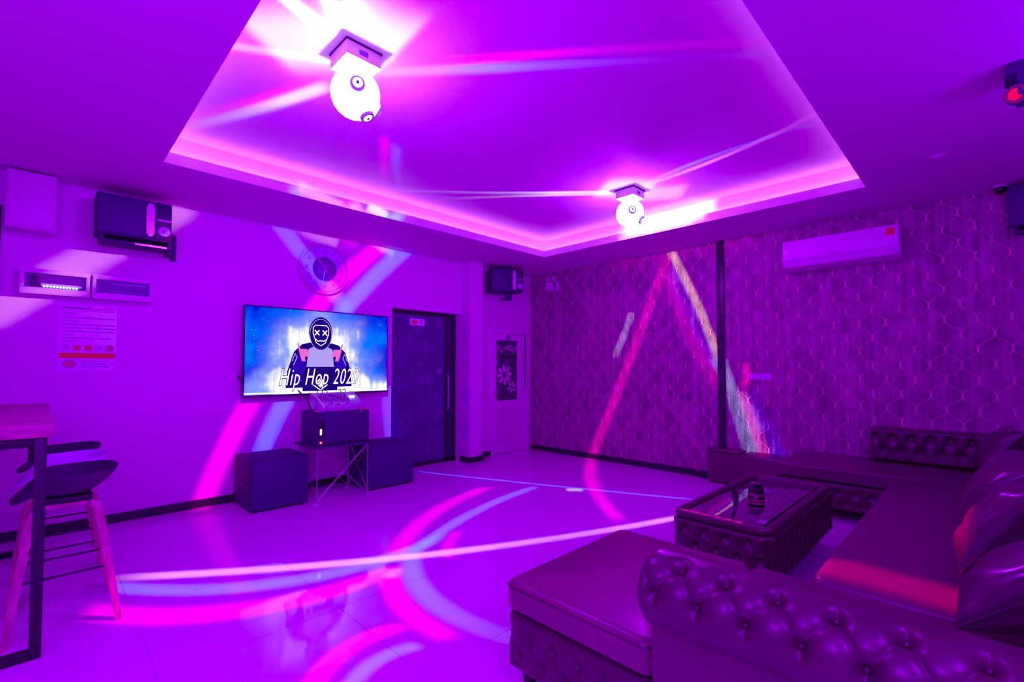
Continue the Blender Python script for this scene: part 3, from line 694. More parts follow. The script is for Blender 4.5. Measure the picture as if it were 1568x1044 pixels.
subwoofer(2.47, 3.03, 4.60, 5.10, .465, 'black subwoofer on the floor between the equipment stand and the black door')

t = thing('folding_stand', 'thin wire-legged folding stand with crossed braces carrying the black rack case', 'stand', (2.15, 4.75, 0))
sx0, sx1, sy0, sy1, sz = 1.89, 2.41, 4.51, 4.95, .525
obj('shelf', box(1.85, 2.46, 4.48, 5.0, sz, sz+.018, .004), M['matt'], t)
for a in (sx0, sx1):
    for c in (sy0, sy1):
        bm = bmesh.new(); tube(bm, [(a, c, .012), (a, c, sz)], .006, 8); lg = obj('leg', bm, M['steel'], t)
        bm = bmesh.new(); lathe(bm, [(.018, 0), (.014, .012)], (a, c, 0), 'z', 12); obj('foot', bm, M['white'], lg)
def brace(a, b):
    bm = bmesh.new(); tube(bm, [a, b], .0045, 6); obj('brace', bm, M['steel'], t)
for c in (sy0, sy1): brace((sx0, c, .03), (sx1, c+.012, sz-.01)); brace((sx1, c, .03), (sx0, c-.0, sz-.01))
for a in (sx0, sx1): brace((a, sy0, .03), (a+.012, sy1, sz-.01)); brace((a, sy1, .03), (a, sy0, sz-.01))

rz0, rz1 = .5435, .868
t = thing('rack_case', 'black amplifier rack case standing on the folding stand under the mixer', 'rack case', (2.15, 4.75, rz0))
obj('case', box(1.895, 2.435, 4.53, 4.93, rz0, rz1, .010, 3), M['matt'], t)
obj('front_cover', box(1.97, 2.43, 4.518, 4.5295, rz0+.02, rz1-.02, .004), M['matt'], t)
bm = bmesh.new(); bx(bm, 2.4355, 2.448, 4.70, 4.78, rz0+.12, rz0+.2, .004); obj('side_latch', bm, M['black'], t)
bm = bmesh.new(); bx(bm, 1.91, 1.955, 4.519, 4.5298, rz0+.07, rz1-.08, .003); pnl = obj('power_panel', bm, M['dark'], t)
obj('display', box(1.918, 1.935, 4.5175, 4.5188, rz0+.11, rz0+.165), M['ledblue'], pnl, smooth=False)
bm = bmesh.new(); sphere(bm, (1.926, 4.517, rz0+.035), .010, 12, 8); obj('red_lamp', bm, M['ledred'], t)
t = thing('audio_mixer', 'silver audio mixing desk with rows of knobs, tilted on top of the rack case', 'mixer', (2.18, 4.75, rz1))
bm = bmesh.new(); mx0, mx1, my0, my1 = 1.985, 2.40, 4.57, 4.90
pr = [(my0, rz1+.002), (my1, rz1+.002), (my1, rz1+.165), (my1-.06, rz1+.165), (my0, rz1+.035)]
A = [bm.verts.new((mx0, y, z)) for y, z in pr]; B = [bm.verts.new((mx1, y, z)) for y, z in pr]
for k in range(5): bm.faces.new((A[k], A[(k+1) % 5], B[(k+1) % 5], B[k]))
bm.faces.new(A); bm.faces.new(B[::-1]); obj('chassis', bm, M['lensring'], t, smooth=False)
for x_ in (mx0-.012, mx1+.0005):
    bm = bmesh.new(); p2 = [(my0-.01, rz1+.002), (my1+.01, rz1+.002), (my1+.01, rz1+.175), (my1-.06, rz1+.175), (my0-.01, rz1+.042)]
    A = [bm.verts.new((x_, y, z)) for y, z in p2]; B = [bm.verts.new((x_+.0115, y, z)) for y, z in p2]
    for k in range(5): bm.faces.new((A[k], A[(k+1) % 5], B[(k+1) % 5], B[k]))
    bm.faces.new(A); bm.faces.new(B[::-1]); obj('side_cheek', bm, M['chrome'], t, smooth=False)
def mz(y): return rz1+.035+(y-my0)/(my1-.06-my0)*.13
knobs = 0
for i in range(9):
    x = mx0+.03+i*.034
    for j in range(6):
        y = my0+.115+j*.024; bm = bmesh.new(); lathe(bm, [(.0065, 0), (.005, .012)], (x, y, mz(y)+.0005), 'z', 8)
        obj('knob', bm, M['white' if (i+j) % 5 == 0 else 'black'], t)
    y = my0+.045; bm = bmesh.new(); bx(bm, x-.0015, x+.0015, my0+.015, my0+.09, mz(y)-.02, mz(y)-.019)
    y = my0+.03+(i*7 % 5)*.01; bm.free(); bm = bmesh.new(); bx(bm, x-.006, x+.006, y-.008, y+.008, mz(y)+.002, mz(y)+.014, .002); obj('fader', bm, M['white'], t)
obj('display', box(mx1-.075, mx1-.03, my0+.16, my0+.20, mz(my0+.18)-.005, mz(my0+.2)+.006), M['lensglow'], t, smooth=False)
bm = bmesh.new()
for k in range(5): tube(bm, [(mx0+.05+k*.05+(k > 2)*.1, my1-.03, rz1+.16), (mx0+.05+k*.05+(k > 2)*.1, my1-.03, rz1+.20), (mx0+.05+k*.05+(k > 2)*.1, my1+.03, rz1+.19)], .005, 6)
obj('plugged_jacks', bm, M['black'], t)
bm = bmesh.new(); tube(bm, [(1.945, 4.80, rz1-.3+.31), (1.93, 4.86, rz1+.10), (1.925, 4.95, rz1+.14), (1.92, 5.02, 1.04), (1.92, 5.08, 1.06)], .008, 8)
tag(obj('power_cable', bm, M['black'], None, at=(1.93, 4.9, rz1)), 'black cable rising from the rack case to the underside of the television', 'cable')
bm = bmesh.new(); lathe(bm, [(.045, 0), (.055, .006), (.05, .01), (.001, .008)], (2.03, 4.548+.03, rz1+.0005), 'z', 24)
for v in bm.verts: v.co.y -= .0
o = tag(obj('cd_disc', bm, M['chrome'], None, at=(2.03, 4.578, rz1)), 'small pale round disc lying on the rack case in front of the mixer', 'disc'); o.location.x = 1.945; o.location.y = 4.585
bm = bmesh.new(); bx(bm, 2.335, 2.425, 4.535, 4.556, rz1+.0005, rz1+.012, .003); bx(bm, 2.335, 2.347, 4.523, 4.5345, rz1-.02, rz1+.045, .003)
tag(obj('adapter', bm, M['redsoft'], None, at=(2.34, 4.54, rz1)), 'small red plug adapter at the front edge of the rack case, right of the mixer', 'adapter')

# ------------------------------------------------------------------ bar table and stools
t = thing('bar_table', 'high wooden bar table on black steel frames at the left edge', 'bar table', (-.29, 3.86, 0))
obj('tabletop', box(-.66, .058, 3.0, 4.80, .985, 1.045, .006), M['wood'], t)
for yc, x1 in ((3.045, .035), (4.755, .0)):
    bm = bmesh.new(); w = .042
    bx(bm, x1-w, x1, yc-w/2, yc+w/2, 0, .9845, .003); bx(bm, -.64, -.64+w, yc-w/2, yc+w/2, 0, .9845, .003); bx(bm, -.64+w, x1-w, yc-w/2, yc+w/2, 0, w, .003); bx(bm, -.64+w, x1-w, yc-w/2, yc+w/2, .9845-w, .9845, .003)
    obj('leg_frame', bm, M['frame'], t)

def make_stool(label, shell):
    t = thing('bar_stool', label, 'bar stool', (0, 0, 0), 'bar stools in a row beside the bar table')
    bm = bmesh.new()
    def f(u, v, off=0):
        # superellipse disc parameterised by radius u and angle v
        a = 2*pi*v; r = u
        x = .205*r*(abs(cos(a))**.8)*(1 if cos(a) >= 0 else -1); y = .225*r*(abs(sin(a))**.8)*(1 if sin(a) >= 0 else -1)
        s = x/.205; q = y/.225
        w = min(1, max(0, (s+1.0)/.75)); w = w*w*(3-2*w)
        z = .652+.11*(r**2.8)*w+.012*max(0, s)*r
        if s < 0: z -= .008*s*s
        return Vector((x, y, z-off))
    N, A_ = 16, 56
    top = [[bm.verts.new(f(max(i/N, .001), j/A_)) for j in range(A_)] for i in range(N+1)]
    bot = [[bm.verts.new(f(max(i/N, .001)*.985, j/A_, .013)) for j in range(A_)] for i in range(N+1)]
    for i in range(N):
        for j in range(A_):
            k = (j+1) % A_
            bm.faces.new((top[i][j], top[i+1][j], top[i+1][k], top[i][k])); bm.faces.new((bot[i][j], bot[i][k], bot[i+1][k], bot[i+1][j]))
    for j in range(A_):
        k = (j+1) % A_; bm.faces.new((top[N][j], bot[N][j], bot[N][k], top[N][k]))
    bm.faces.new(top[0]); bm.faces.new(bot[0][::-1])
    obj('seat', bm, M[shell], t)
    obj('seat_plate', box(-.10, .10, -.10, .10, .612, .641, .004), M['frame'], t)
    for s_ in (-1, 1):           # two bent wooden hoops, each leg a mesh of its own, joined by a top rail
        obj('top_rail', box(-.085, .085, s_*.085-.015, s_*.085+.015, .588, .6115, .006), M['woodleg'], t)
        for d in (-1, 1):
            bm = bmesh.new()
            pts = [(d*.085, s_*.088, .598), (d*.112, s_*.094, .588), (d*.125, s_*.10, .555), (d*.165, s_*.155, .28), (d*.205, s_*.215, 0)]
            P = [Vector(p) for p in pts]; rings = []
            for i, p in enumerate(P):
                tt = (P[min(i+1, 4)]-P[max(i-1, 0)]).normalized(); w = (.030, .034, .036, .034, .026)[i]
                if i == 4: tt = Vector((0, 0, -1))
                s0 = tt.cross(Vector((0, 1, 0))).normalized(); u0 = Vector((0, 1, 0)); rings.append([bm.verts.new(p+s0*a*w/2+u0*b_*.015) for a, b_ in ((-1, -1), (1, -1), (1, 1), (-1, 1))])
            for A, B in zip(rings, rings[1:]):
                for k in range(4): bm.faces.new((A[k], A[(k+1) % 4], B[(k+1) % 4], B[k]))
            bm.faces.new(rings[0][::-1]); bm.faces.new(rings[-1])
            obj('leg', bm, M['woodleg'], t, ang=.5)
    for s_ in (-1, 1):
        bm = bmesh.new(); tube(bm, [(-.168, s_*.157, .27), (.168, s_*.157, .27)], .006, 8); obj('footrest', bm, M['frame'], t)
        bm = bmesh.new(); tube(bm, [(s_*.162, -.155, .30), (s_*.162, .155, .30)], .006, 8); obj('footrest', bm, M['frame'], t)
    return t
st = make_stool('black shell bar stool with wooden legs, nearest the camera in the row', 'seatb'); st.location = (.115, 3.42, 0)
s2_ = copy_tree(st); s2_['label'] = 'white shell bar stool with wooden legs, middle one of the row of three'; s2_.location = (.115, 3.92, 0)
for ch in s2_.children:
    if ch.name.startswith('seat') and not ch.name.startswith('seat_plate'): ch.data = ch.data.copy(); ch.data.materials[0] = M['seatw']
s3_ = copy_tree(st); s3_['label'] = 'black shell bar stool with wooden legs, farthest in the row, next to the wall'; s3_.location = (.115, 4.40, 0)

# ------------------------------------------------------------------ tufted leather
def tuft(u, v, pu, pv, rows, depth, amp):
    """height of diamond tufting: rows = number of button rows in v spaced pv, alternate rows shifted by pu/2"""
    vv = v/pv
    if vv < 0: e = -vv; w = 0.0
    elif vv > rows-1: e = vv-(rows-1); w = rows-1.0
    else: e = 0.0; w = vv
    a = u/pu; base = (w+0.0)/2.0
    p, q = a+base, a-base
    if e > 0:
        # straight pleats running out from the buttons of the outer rows
        c = abs(sin(pi*(a+base))); h = amp*c**.5*1.0
        h = h*(max(0, 1-e*1.1))+amp*.75*(1-max(0, 1-e*1.1))
    else:
        h = amp*(abs(sin(pi*p))*abs(sin(pi*q)))**.30
    # buttons
    g = 0
    for r in range(rows):
        off = r/2.0; k = round(a-off)+off
        for kk in (k-1, k, k+1):
            du = (a-kk)*pu; dv = (vv-r)*pv; g = max(g, math.exp(-(du*du+dv*dv)/(2*(.16*pv)**2)))
    return h-depth*g

def box_cushion(bm, x0, x1, y0, y1, z0, z1, r=.03, crown=.012, n=40):
    """seat cushion: rounded edges and a softly crowned top"""
    bx(bm, x0, x1, y0, y1, z0, z1, r, 4)
    bmesh.ops.triangulate(bm, faces=[f for f in bm.faces if len(f.verts) > 4])
    return bm

def soft_cushion(x0, x1, y0, y1, z0, z1, r=.03, crown=.012, nx=30, ny=30):
    bm = bmesh.new()
    cx, cy, hx, hy = (x0+x1)/2, (y0+y1)/2, (x1-x0)/2, (y1-y0)/2; zm = (z0+z1)/2; hz = (z1-z0)/2
    def rowpts():
        # profile angle list around edge: t in [0,1] top centre -> rim -> bottom centre
        out = []
        for k in range(9): out.append(('t', k/9))
        for k in range(7): a = pi/2*k/6; out.append(('c', (sin(a), cos(a))))
        for k in range(7): a = pi/2*k/6; out.append(('b', (cos(a), sin(a))))
        for k in range(8, -1, -1): out.append(('u', k/9))
        return out
    n = 120; rings = []
    def outline(a, ins):
        # rounded rectangle outline inset by ins, corner radius rc
        rc = .05; hx_, hy_ = hx-ins, hy-ins; rc_ = max(rc-ins, .001)
        per = a*4; side = int(per) % 4; f = per-int(per)
        cs = [(hx_-rc_, hy_-rc_), (-(hx_-rc_), hy_-rc_), (-(hx_-rc_), -(hy_-rc_)), (hx_-rc_, -(hy_-rc_))]
        c0, c1 = cs[side], cs[(side+1) % 4]
        if f < .2:
            an = side*pi/2+f/.2*pi/2; return c0[0]+rc_*cos(an), c0[1]+rc_*sin(an)
        g = (f-.2)/.8; nv = ((0, 1), (-1, 0), (0, -1), (1, 0))[side]
        return c0[0]+(c1[0]-c0[0])*g+nv[0]*rc_, c0[1]+(c1[1]-c0[1])*g+nv[1]*rc_
    for kind, t_ in rowpts():
        ring = []
        for k in range(n):
            if kind in 'tu':
                s = max(t_, .02); X, Y = outline(k/n, r); X *= s; Y *= s
                z = z1+crown*(1-s**3) if kind == 't' else z0
            else:
                if kind == 'c': out, up = t_; z = z1-r+r*up
                else: out, dn = t_; z = z0+r-r*dn
                X, Y = outline(k/n, r*(1-out))
                # gentle sag between seams
            ring.append(bm.verts.new((cx+X, cy+Y, z)))
        rings.append(ring)
    for A, B in zip(rings, rings[1:]):
        for k in range(n): bm.faces.new((A[k], A[(k+1) % n], B[(k+1) % n], B[k]))
    bm.faces.new(rings[0]); bm.faces.new(rings[-1][::-1])
    return bm

def piping(x0, x1, y0, y1, z, r=.004):
    bm = bmesh.new(); c = .045; pts = []
    for sx, sy, a0 in ((1, 1, 0), (-1, 1, pi/2), (-1, -1, pi), (1, -1, 3*pi/2)):
        X = (x1 if sx > 0 else x0)-sx*c; Y = (y1 if sy > 0 else y0)-sy*c
        for k in range(6): a = a0+k*pi/10; pts.append((X+c*cos(a), Y+c*sin(a), z))
    tube(bm, pts, r, 6, close=True); return bm

def tufted_roll(c0, axis, length, r, a0, a1, cols, rows, row_a, pu, amp=.016, depth=.030, du=.006, na=70, u_off=0.0, taper=.06):
    """rolled arm: a cylinder along axis ('y-' etc) with puckered buttons. angle 0 = +up, positive turns to outside"""
    bm = bmesh.new(); nu = int(length/du)
    ax = Vector(axis).normalized(); out = Vector((0, 0, 1)).cross(ax); out = -out
    up = Vector((0, 0, 1)); rings = []
    for i in range(nu+1):
        u = i/nu*length; ring = []
        e = min(u, length-u); sc = 1.0
        if e < taper: sc = math.sqrt(max(0, 1-(1-e/taper)**2))*.14+.86
        for j in range(na+1):
            a = a0+(a1-a0)*j/na
            arc = (a-row_a[0])*r; pv = (row_a[1]-row_a[0])*r
            h = tuft(u-u_off, arc, pu, pv, rows, depth, amp) if e > .0 else 0
            fade = min(1, e/.03)
            # inner side is smooth
            if a < row_a[0]: q_ = min(1, (row_a[0]-a)/.42); h = h*(1-q_)+amp*.8*q_
            rr = r*sc+(h*fade+(-amp*.2)*(1-fade))
            ring.append(bm.verts.new(Vector(c0)+ax*u+(out*sin(a)+up*cos(a))*rr))
        rings.append(ring)
    for A, B in zip(rings, rings[1:]):
        for j in range(na): bm.faces.new((A[j], A[j+1], B[j+1], B[j]))
    bm.faces.new(rings[0][::-1]); bm.faces.new(rings[-1])
    return bm

def tufted_panel(o, du_, dv_, L_, W_, pu, pv, rows, v0, depth=.02, amp=.02, res=.008, bulge=0.0, u_off=0.0, rimr=.0):
    """flat tufted panel: origin o, unit axes du_, dv_; normal = du x dv"""
    bm = bmesh.new(); du_, dv_ = Vector(du_), Vector(dv_); nn = du_.cross(dv_).normalized(); o = Vector(o)
    nu, nv = max(2, int(L_/res)), max(2, int(W_/res)); g = []
    for i in range(nu+1):
        row = []
        for j in range(nv+1):
            u, v = i/nu*L_, j/nv*W_
            e = min(u, L_-u, v, W_-v); f = min(1, e/.02); f = math.sqrt(1-(1-f)**2)
            h = tuft(u-u_off, v-v0, pu, pv, rows, depth, amp)
            row.append(bm.verts.new(o+du_*u+dv_*v+nn*((h+bulge)*f)))
        g.append(row)
    for i in range(nu):
        for j in range(nv): bm.faces.new((g[i][j], g[i+1][j], g[i+1][j+1], g[i][j+1]))
    return bm

def buttons(name, pts, parent, r=.008):
    for p, n in pts:
        bm = bmesh.new(); sphere(bm, p, r, 10, 6); obj('button', bm, M['leather'], parent)

# --- left sofa section (chaise end towards the dance floor)
SZ = .45
t = thing('sofa', 'dark leather sofa section in the foreground with buttoned rolled back and open chaise end', 'sofa', (1.8, .2, 0))
obj('base', box(1.375, 2.20, -.60, 1.375, .10, .325, .012), M['leather'], t)
for x_, y_, in ((1.42, 1.32), (2.14, 1.32), (1.42, .3), (2.14, .3), (1.42, -.55), (2.14, -.55)):
    bm = bmesh.new(); lathe(bm, [(.022, 0), (.03, .10)], (x_, y_, 0), 'z', 14); obj('leg', bm, M['dark'], t)
# tufted skirts on the outer side and the end
P1 = tufted_panel((1.374, 1.38, .105), (0, -1, 0), (0, 0, 1), .65, .215, .115, .085, 2, .06, .022, .014, bulge=.006, u_off=.055)
obj('side_skirt', P1, M['leather'], t, ang=3)
P2 = tufted_panel((2.20, 1.378, .105), (-1, 0, 0), (0, 0, 1), .82, .215, .115, .085, 2, .06, .022, .014, bulge=.006, u_off=.055)
obj('end_skirt', P2, M['leather'], t, ang=3)
cu = soft_cushion(1.345, 2.215, .738, 1.395, .332, SZ, .03, .014)
c_ = obj('chaise_cushion', cu, M['leather_c'], t)
# put worn-patch centre at the cushion: shader works in object space
c_.location = Vector((1.60, .95, SZ)) - Vector((1.8, .2, 0)) - Vector((0, 0, .06))
for v in c_.data.vertices: v.co -= c_.location
obj('cushion_piping', piping(1.347, 2.213, .740, 1.393, SZ-.022), M['leather'], t)
obj('seat_cushion', soft_cushion(1.46, 2.215, -.60, .728, .332, SZ, .03, .014), M['leather_s'], t)
obj('back_panel', box(1.315, 1.44, -.58, .728, .10, .60, .012), M['leather_s'], t)
RC = (1.352, .745, .638); RR = .097
roll = tufted_roll(RC, (0, -1, 0), 1.32, RR, -2.1, 2.4, 10, 2, (radians(28), radians(28)+.088/RR), .1235, amp=.020, depth=.022, u_off=.12, du=.004, na=110, taper=.035)
# make sure the puckered side faces the camera (outside = -x)
ro = obj('rolled_back', roll, M['leather'], t, ang=3)
pts = []
for k in range(11):
    for r_, off in ((0, 0), (1, .5)):
        a = radians(28)+r_*.088/RR; u = .12+(k+off)*.1235
        if u < 1.28:
            rr = RR-.012; pts.append((Vector((RC[0]-sin(a)*rr, RC[1]-u, RC[2]+cos(a)*rr)), None))
buttons('button', pts, t, .0075)

# --- long middle sofa
t = thing('sofa', 'long dark leather sofa along the right side carrying the row of pillows', 'sofa', (3.4, .1, 0))
obj('base', box(2.26, 4.73, -.45, .50, .10, .325, .012), M['leather'], t)
for x_ in (2.32, 3.5, 4.66):
    for y_ in (.44, -.38):
        bm = bmesh.new(); lathe(bm, [(.022, 0), (.03, .10)], (x_, y_, 0), 'z', 14); obj('leg', bm, M['dark'], t)
obj('front_skirt', tufted_panel((4.73, .502, .105), (-1, 0, 0), (0, 0, 1), 2.47, .215, .115, .085, 2, .06, .022, .014, bulge=.006, res=.011), M['leather'], t, ang=3)
obj('seat_cushion', soft_cushion(2.235, 4.745, -.20, .525, .332, SZ, .03, .014), M['leather_s'], t)
obj('back_panel', box(2.26, 4.73, -.58, -.46, .10, .70, .012), M['leather_s'], t)
obj('backrest', box(2.24, 4.745, -.455, -.215, .33, .70, .03, 4), M['leather_s'], t)
obj('rolled_back', tufted_roll((4.745, -.36, .70), (-1, 0, 0), 2.5, .11, -2.4, 2.4, 10, 2, (-1.2, -.35), .125, amp=.016, depth=.024, du=.010, na=60), M['leather'], t, ang=3)

# --- bench section along the patterned wall
t = thing('sofa', 'dark leather bench section against the patterned wall with a low buttoned backrest', 'sofa', (5.1, .5, 0))
obj('base', box(4.80, 5.58, -.45, 1.34, .10, .325, .012), M['leather'], t)
for x_, y_ in ((4.86, 1.28), (4.86, .2), (5.5, 1.28), (5.5, -.3)):
    bm = bmesh.new(); lathe(bm, [(.022, 0), (.03, .10)], (x_, y_, 0), 'z', 14); obj('leg', bm, M['dark'], t)
obj('front_skirt', tufted_panel((4.798, 1.34, .105), (0, -1, 0), (0, 0, 1), 1.79, .215, .115, .085, 2, .06, .022, .014, bulge=.006, res=.01, u_off=.04), M['leather'], t, ang=3)
obj('end_skirt', tufted_panel((5.58, 1.342, .105), (-1, 0, 0), (0, 0, 1), .78, .215, .115, .085, 2, .06, .022, .014, bulge=.006, res=.01), M['leather'], t, ang=3)
obj('seat_cushion', soft_cushion(4.765, 5.60, -.50, 1.365, .332, SZ, .028, .010), M['leather_s'], t)
obj('seat_edge_piping', piping(4.767, 5.598, -.498, 1.363, SZ-.022), M['leather'], t)
bm = tufted_panel((5.40, .755, SZ+.02), (0, -1, 0), (0, 0, 1), 1.15, .285, .128, .105, 2, .105, .026, .018, res=.008, bulge=.014, u_off=.09)
obj('backrest_front', bm, M['leather'], t, ang=3)
obj('corner_backrest', box(4.775, 5.60, -.62, -.42, .33, SZ+.30, .03, 4), M['leather_s'], t)
obj('backrest', box(5.40, 5.60, -.40, .755, SZ+.012, SZ+.305, .02, 4), M['leather'], t)
# --- low padded boxes at the end of the bench
t = thing('padded_box', 'low dark leather box between the cube pouf and the bench, against the patterned wall', 'padded box', (5.45, 1.62, 0))
obj('body', box(5.27, 5.60, 1.395, 1.86, .02, .375, .02, 4), M['leather_s'], t)
obj('foot_rail', box(5.30, 5.57, 1.42, 1.84, 0, .0195), M['dark'], t)
t = thing('padded_pouf', 'dark leather cube pouf with a lit top edge, under the dark wall strip', 'pouf', (5.51, 2.07, 0))
obj('body', box(5.415, 5.585, 1.90, 2.265, .02, .352, .015, 4), M['leather_s'], t)
obj('lid', box(5.405, 5.588, 1.892, 2.272, .353, .385, .014, 4), M['leather_s'], t)
obj('foot_rail', box(5.44, 5.575, 1.93, 2.24, 0, .0195), M['dark'], t)

# --- coffee table
t = thing('coffee_table', 'dark buttoned leather coffee table with an inset black glass top', 'coffee table', (3.42, 1.07, 0))
tx0, tx1, ty0, ty1 = 2.76, 4.09, .835, 1.34
obj('carcass', box(tx0, tx1, ty0, ty1, .13, .415, .01), M['leather'], t)
obj('plinth', box(tx0+.08, tx1-.08, ty0+.08, ty1-.06, 0, .1295), M['dark'], t)
obj('glass_top', box(tx0+.045, tx1-.045, ty0+.045, ty1-.045, .4155, .436, .003), M['glass'], t)
def rim_panel(o, du_, L_, off=0):
    return tufted_panel(o, du_, (0, 0, 1), L_, .27, .117, .088, 3, .045, .024, .018, res=.007, bulge=.016, u_off=off)
obj('tufted_side', rim_panel((tx0, ty1, .13), (0, -1, 0), ty1-ty0, .06), M['leather'], t, ang=3)
obj('tufted_side', rim_panel((tx0, ty0, .13), (1, 0, 0), tx1-tx0, .06), M['leather'], t, ang=3)
obj('tufted_side', rim_panel((tx1, ty0, .13), (0, 1, 0), ty1-ty0, .06), M['leather'], t, ang=3)
obj('tufted_side', rim_panel((tx1, ty1, .13), (-1, 0, 0), tx1-tx0, .06), M['leather'], t, ang=3)
# soft padded rim
bm = bmesh.new(); c = .05; pts = []
for sx, sy, a0 in ((1, 1, 0), (-1, 1, pi/2), (-1, -1, pi), (1, -1, 3*pi/2)):
    X = (tx1+.012 if sx > 0 else tx0-.012)-sx*c; Y = (ty1+.012 if sy > 0 else ty0-.012)-sy*c
    for k in range(7): a = a0+k*pi/12; pts.append((X+(c-.014)*cos(a), Y+(c-.014)*sin(a), .424))
full = []
for i in range(len(pts)):
    a, b_ = Vector(pts[i]), Vector(pts[(i+1) % len(pts)]); n_ = max(1, int((b_-a).length/.02))
    for k in range(n_):
        p = a.lerp(b_, k/n_); full.append(p)
tube(bm, full, [.027+.002*sin(i*2.1) for i in range(len(full))], 14, close=True)
obj('padded_rim', bm, M['leather'], t, ang=3)
# bottle-like dark jar on the glass
t = thing('candle_jar', 'dark round jar with pink bands standing on the black glass table top', 'jar', (3.22, 1.04, .436))
bm = bmesh.new(); lathe(bm, [(.040, .001), (.048, .006), (.048, .055), (.044, .062), (.044, .105), (.036, .112), (.036, .135), (.002, .138)], (3.22, 1.04, .436), 'z', 32); obj('body', bm, M['amber'], t)
for z_ in (.012, .030, .062): 
    bm = bmesh.new(); r_ = .0488 if z_ < .05 else .0455; lathe(bm, [(r_-.004, 0), (r_, .001), (r_, .010), (r_-.004, .011)], (3.22, 1.04, .436+z_), 'z', 32, cap=False); obj('band', bm, M['pinklabel'], t)

# --- pillows
def make_pillow(label, w=.46):
    bm = bmesh.new(); n = 36
    rnd = random.Random(sum(map(ord, label))); ph = [rnd.uniform(0, 6) for _ in range(6)]
    def P(u, v, s):
        a = abs(u); b_ = abs(v)
        x = w/2*u*(1-.10*(1-b_**2)*a**3); z = w/2*v*(1-.10*(1-a**2)*b_**3)
        th = .10*((1-a**2.6)*(1-b_**2.6))**.55
        wr = .006*sin(9*u+5*v*u+ph[0])*(a**2)*(1-a**6)+.006*sin(11*v+3*u+ph[1])*(b_**2)*(1-b_**6)+.004*sin(6*(u+v)+ph[2])
        return Vector((x, s*(th+wr*(1-max(a, b_)**8)), z+w/2))
    for s in (-1, 1):
        g = [[bm.verts.new(P(-1+2*i/n, -1+2*j/n, s)) for j in range(n+1)] for i in range(n+1)]
        for i in range(n):
            for j in range(n): bm.faces.new((g[i][j], g[i+1][j], g[i+1][j+1], g[i][j+1]))
    t = thing('throw_pillow', label, 'pillow', (0, 0, 0), 'satin pillows in a row on the long sofa')
    obj('cushion', bm, M['pillow'], t, ang=3)
    bm = bmesh.new(); pts = []
    for (ua, va, ub, vb) in ((-1, -1, 1, -1), (1, -1, 1, 1), (1, 1, -1, 1), (-1, 1, -1, -1)):
        for k in range(n): f_ = k/n; p = P(ua+(ub-ua)*f_, va+(vb-va)*f_, 1); p.y = 0; pts.append(p)
    tube(bm, pts, .0035, 6, close=True); obj('piping', bm, M['pillow'], t)
    return t
for lab, x, y, rz, tilt, roll_, w_ in (
        ('dark satin pillow farthest along the long sofa, by the low buttoned backrest', 4.86, .04, 8, 30, 0, .40),
        ('dark satin pillow second from the far end of the long sofa', 3.68, .04, -4, 33, 4, .40),
        ('dark satin pillow in the middle of the row, glossy purple edge', 3.20, .08, 6, 32, -3, .42),
        ('dark satin pillow catching bright red-pink light', 2.62, .07, -4, 33, 3, .40),
        ('dark satin pillow nearest the camera behind the rolled back', 2.10, .06, -6, 50, 0, .42)):
    t = make_pillow(lab, w_)
    t.location = (x, y, SZ+(.07 if tilt > 50 else .04)+.07*sin(radians(tilt))); t.rotation_euler = (radians(tilt), radians(roll_), radians(rz))

